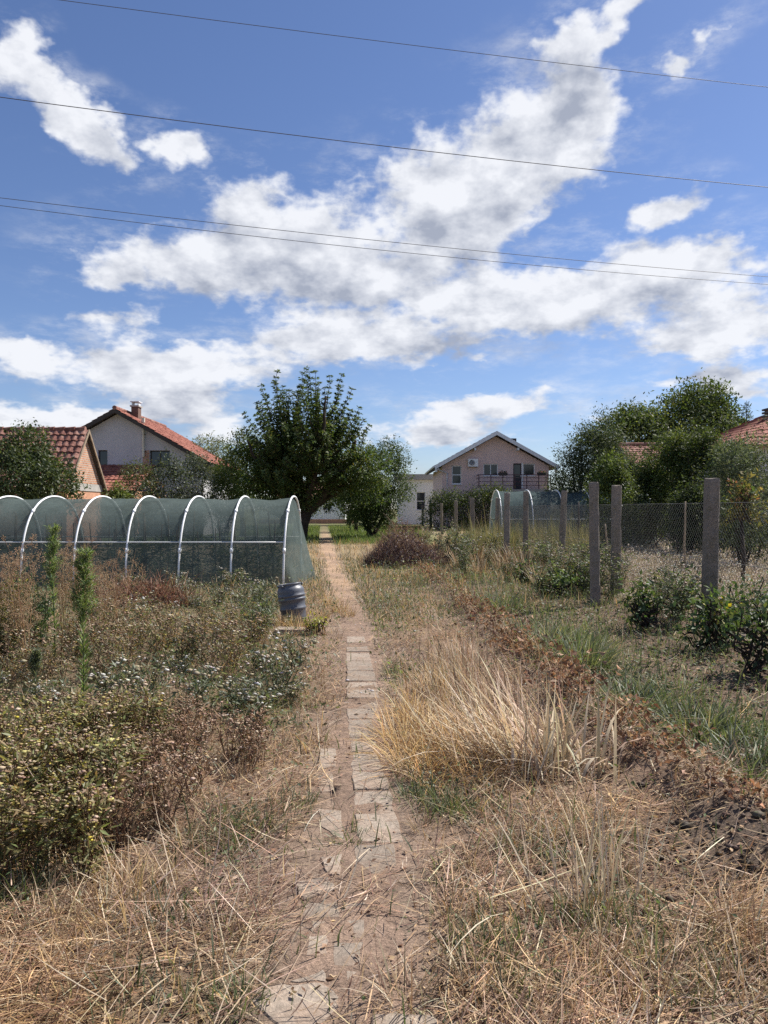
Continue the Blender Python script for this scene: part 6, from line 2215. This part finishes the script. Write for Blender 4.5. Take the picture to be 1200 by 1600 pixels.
# dry fennel and umbels, tan and finely branched
def fennel(label, px, py, h, seed, pal, stems=7, spread=0.28):
    rg = np.random.default_rng(seed)
    root = empty('dry_umbel_plant', P3(px, py))
    tag(root, label, 'dry plant')
    s, hd = Geo(), Geo()
    for k in range(stems):
        a = rg.uniform(0, 6.28); o_ = spread * rg.uniform(0.1, 1)
        e = np.array([math.cos(a) * o_, math.sin(a) * o_, h * rg.uniform(0.7, 1.05)])
        pts = curve_pts((0.02 * math.cos(a), 0.02 * math.sin(a), -0.02), e, (0, 0, 0.05), 7, rg, 0.01)
        c = pick(rg, pal, 1)[0]
        ribbon(s, pts, 0.008, c, rg)
        for b in range(9):
            t = rg.uniform(0.35, 1.0)
            p = np.array([np.interp(t * 6, np.arange(7), pts[:, j]) for j in range(3)])
            d = unit(np.array([rg.normal(0, 0.8), rg.normal(0, 0.8), 0.9])); l2 = rg.uniform(0.08, 0.2)
            p2 = p + d * l2
            ribbon(s, [p, (p + p2) / 2 + rg.normal(0, 0.006, 3), p2], 0.0035, c, rg)
            for r_ in range(7):
                d2 = unit(d + rg.normal(0, 0.55, 3)); p3 = p2 + d2 * rg.uniform(0.03, 0.07)
                ribbon(s, [p2, p3], 0.002, c, rg)
                m = 3
                hd.heads(p3 + rg.normal(0, 0.009, (m, 3)), 0.0055, 0.008, pick(rg, pal, m), sides=4)
    kind(s.build('stalk', M_DRY, root), 'stuff'); kind(hd.build('seed_head', M_DRY, root), 'stuff')


TANP = [(3, (0.46, 0.325, 0.20)), (2, (0.38, 0.245, 0.15)), (1, (0.54, 0.42, 0.28))]
for k, (px, py, h, lab) in enumerate([(45, 1060, 1.20, 'tallest tan umbel plant, before the first hoop at the left edge'), (95, 1030, 1.10, 'tan umbel plant leaning by the second hoop of the net tunnel'), (150, 1020, 0.98, 'tan umbel plant just left of the tall horseweed top'),
                                       (-8, 1050, 1.08, 'tan umbel plant cut by the left edge of the photo'), (185, 1000, 0.9, 'tan umbel plant just right of the tall horseweed top'), (20, 1010, 1.1, 'tan umbel plant behind the yellow green bush at left'), (120, 990, 1.1, 'tan umbel plant behind the tall horseweed')]):
    fennel(lab, px, py, h, 520 + k, TANP, 9)
for (px, py, h, pal, lab, sd) in [(12, 1045, 0.85, [(3, (0.20, 0.20, 0.05)), (2, (0.26, 0.23, 0.06)), (1, (0.13, 0.16, 0.05))], 'feathery yellow green plant at the left edge below the umbels', 541), (66, 1040, 0.95, [(3, (0.07, 0.12, 0.05)), (2, (0.10, 0.15, 0.07))], 'feathery blue green plant beside the yellow green one', 542), (410, 985, 0.55, GREYG, 'grey green feathery plant left of the barrel', 543), (400, 1000, 0.45, GREYG + GREEN[:1], 'lower feathery plant in front of the one left of the barrel', 544)]:
    gs = weed_proto(sd, h, 16, 0.28, [(1, (0.12, 0.14, 0.06))], pal, [(1, pal[0][1])], 700, 10, 0.07, 0.006)
    o = weed_thing('feathery_plant', lab, 'plant', None, gs, (M_STEM, M_LEAF, M_DRY), nm)
    o.location = P3(px, py)


# brush piles
def brush_pile(label, px, py, rx, ry, h, n, pal, seed, light=0.0):
    rg = np.random.default_rng(seed)
    x, y, z = P3(px, py)
    root = empty('brush_pile', (x, y, z)); tag(root, label, 'brush pile')
    g = Geo()
    a = rg.uniform(0, 6.28, n); r_ = np.sqrt(rg.uniform(0, 1, n))
    bx_, by_ = rx * r_ * np.cos(a), ry * r_ * np.sin(a)
    hz = h * (1 - r_ ** 1.7) * rg.uniform(0.1, 1, n)
    c = pick(rg, pal, n, 0.25)
    g.blades(np.stack([bx_, by_, hz], 1), rg.uniform(0, 6.28, n), rg.uniform(0.3, 1.5, n), rg.normal(0.3, 0.5, n), rg.gamma(5, 0.07, n), 0.010, c * 0.9, c, 4, rg.normal(0, 0.8, n))
    kind(g.build('twig', M_DRY, root), 'stuff')
    l = Geo()
    m = n
    a = rg.uniform(0, 6.28, m); r_ = np.sqrt(rg.uniform(0, 1, m))
    p = np.stack([rx * r_ * np.cos(a), ry * r_ * np.sin(a), h * (1 - r_ ** 1.7) * rg.uniform(0.0, 1.02, m) + 0.02], 1)
    LL = rg.uniform(0.03, 0.09, m)
    l.leaves(p, rsphere(rg, m), rsphere(rg, m), LL, LL * 0.6, pick(rg, pal + [(light, (0.45, 0.40, 0.38))], m, 0.25), 0.3)
    kind(l.build('dead_leaf', M_DRY, root), 'stuff')


PURP = [(3, (0.085, 0.055, 0.062)), (2, (0.12, 0.078, 0.08)), (2, (0.17, 0.115, 0.085)), (1, (0.26, 0.17, 0.12))]
brush_pile('purplish brown brush pile right of the path beyond the slabs', 630, 885, 1.15, 0.9, 1.05, 3600, PURP, 601, 1.2)
brush_pile('tan brown twig heap rising behind the purplish brush pile', 625, 868, 0.9, 0.8, 1.25, 1500, [(3, (0.22, 0.13, 0.085)), (2, (0.28, 0.18, 0.12)), (1, (0.14, 0.09, 0.06))], 602, 0)
brush_pile('low reddish brown heap of dead vines before the net tunnel', 222, 946, 0.95, 0.5, 0.42, 1500, [(3, (0.20, 0.10, 0.07)), (2, (0.28, 0.16, 0.11)), (2, (0.12, 0.07, 0.05)), (1, (0.36, 0.25, 0.18))], 603, 0.4)


# leafy vines and bushes along the wire fence
VINE = [(4, (0.058, 0.10, 0.036)), (3, (0.085, 0.13, 0.046)), (1.4, (0.13, 0.17, 0.06))]
for k, (px, py, w_, h, n, pal, lab) in enumerate([
    (1000, 985, 0.22, 0.62, 90, VINE, 'dark leafy vine left of the nearest concrete post'),
    (1050, 965, 0.45, 0.55, 70, VINE + [(1, (0.13, 0.15, 0.07))], 'sparse vine spreading from the nearest concrete post towards the left'),
    (1110, 1020, 0.28, 0.62, 110, VINE + [(0.5, (0.30, 0.27, 0.03))], 'leafy vine with a few yellow leaves at the foot of the nearest post'),
    (1195, 1060, 0.34, 0.70, 130, VINE, 'dense dark green bush at the right edge under the wire fence'),
    (1165, 985, 0.45, 0.6, 90, VINE + [(1.5, (0.16, 0.18, 0.12))], 'pale topped vine on the fence right of the nearest post'),
    (868, 935, 0.40, 0.45, 110, VINE + [(1, (0.12, 0.16, 0.08))], 'low leafy bush left of the reddish post'),
    (905, 925, 0.35, 0.55, 90, VINE + [(2, (0.20, 0.18, 0.05))], 'yellowing bush at the left side of the reddish post'),
    (820, 910, 0.30, 0.40, 70, VINE, 'small dark bush at the foot of the post below the balcony'),
    (930, 915, 0.45, 0.75, 100, VINE + OLIVE, 'taller pale leafy weed between the reddish and the mottled post'),
    (765, 880, 0.35, 0.7, 90, OLIVE + [(1, (0.16, 0.16, 0.05))], 'olive weed at the foot of the slim post'),
    (700, 880, 0.55, 1.0, 150, GREYG, 'tall blue grey weed beside the purplish brush pile'),
    (735, 872, 0.5, 0.8, 110, GREYG + OLIVE, 'grey weed between the brush pile and the posts')]):
    x, y, z = P3(px, py)
    shrub('leafy_bush', lab, 'bush', x, y, [(0, 0, h * 0.52, w_, w_ * 0.8, h * 0.5), (w_ * 0.3, 0, h * 0.75, w_ * 0.6, w_ * 0.6, h * 0.3)], int(n * 0.45), 10, 0.085, 0.085, 0.042, pal, 620 + k, stems=7, stem_r=0.010, rough=0.25)


# young tree in the field with a red brown stem
def young_tree():
    x, y = 7.42, 15.9
    shrub('young_tree', 'young tree with thin red brown stem and yellowing leaves in the field at right', 'tree', x, y, [(0, 0, 1.75, 0.36, 0.36, 0.34), (0.05, 0, 2.05, 0.22, 0.22, 0.25), (-0.35, 0, 1.45, 0.2, 0.2, 0.16), (0.3, 0, 1.5, 0.2, 0.2, 0.16)], 80, 10, 0.07, 0.10, 0.045, [(3, (0.14, 0.14, 0.045)), (2, (0.20, 0.17, 0.06)), (2, (0.09, 0.12, 0.04)), (0.6, (0.25, 0.12, 0.06))], 650, stems=6, trunk=(0.042, 1.35), rough=0.3)


young_tree()

# tomato rows inside the tunnel
prs = []
for k in range(4):
    rg = np.random.default_rng(660 + k)
    root = empty('tomato_plant'); tag(root, 'dark staked vegetable plant growing inside the net tunnel', 'plant', 'staked plants inside the net tunnel')
    s = Geo(); s.tube([(0.02, 0, -0.05), (0.0, 0.01, 0.7), (0.01, 0, 1.35)], 0.013, 6, (0.16, 0.12, 0.08)); s.build('support_stake', M_STEM, root)
    l = Geo(); c_ = curve_pts((0, 0, 0), (0.03, 0.02, rg.uniform(0.75, 1.1)), (0.05, 0, 0), 6)
    leaf_run(l, rg, c_, 330, 0.10, 0.05, DARKG + GREEN[:1], 0.24, 0.05, 0.4); kind(l.build('foliage', M_LEAF, root), 'stuff')
    prs.append(root)
plant_out(prs, [(TUN[0] - 0.55 - 0.62 * k + rng.normal(0, 0.08), yy + rng.normal(0, 0.08)) for k in range(13) for yy in (16.2, 17.2, 18.1)], rng, 0.8, 1.15)

# dry tufts and a small yellow plant round the barrel
tuft_stuff('barrel_grass', 'tan dry grass growing round the barrel', 'grass', [G(*p) for p in [(452, 985), (470, 988), (505, 965), (530, 955), (515, 945), (545, 962), (440, 978)]], rng, [tuft(700 + k, 90, 0.30, 0.006, GOLD + TANW[:2], 0.4, 0.9, 0.12) for k in range(3)], M_DRY)
x, y, z = P3(490, 992)
shrub('yellow_weed', 'small yellow green weed at the right foot of the barrel', 'weed', x, y, [(0, 0, 0.12, 0.13, 0.1, 0.12)], 22, 8, 0.03, 0.05, 0.022, [(3, (0.30, 0.29, 0.06)), (2, (0.22, 0.25, 0.06))], 711, stems=4, stem_r=0.006)
# low covered heap at the far edge of the field
g = Geo()
rg = np.random.default_rng(720)
nu, nv = 20, 7
vv = []
for b in range(nv):
    t = b / (nv - 1)
    for a in range(nu):
        an = a * 2 * math.pi / nu
        rr = math.cos(t * math.pi / 2) ** 0.5
        vv.append((0.75 * rr * math.cos(an) * (1 + 0.06 * math.sin(3 * an)) + rg.normal(0, 0.015), 0.45 * rr * math.sin(an), 0.55 * math.sin(t * math.pi / 2) + rg.normal(0, 0.015)))
ff = [(b * nu + a, b * nu + (a + 1) % nu, (b + 1) * nu + (a + 1) % nu, (b + 1) * nu + a) for b in range(nv - 1) for a in range(nu)]
g.add(vv, ff)
tag(g.build('covered_heap', surf_mat('dark_red_sheet', (0.13, 0.035, 0.04), 0.25, 5, 0.7, 0.3, 20), smooth=True, loc=(13.6, 39.3, 0)), 'low dark red covered heap at the far edge of the pale field', 'heap')
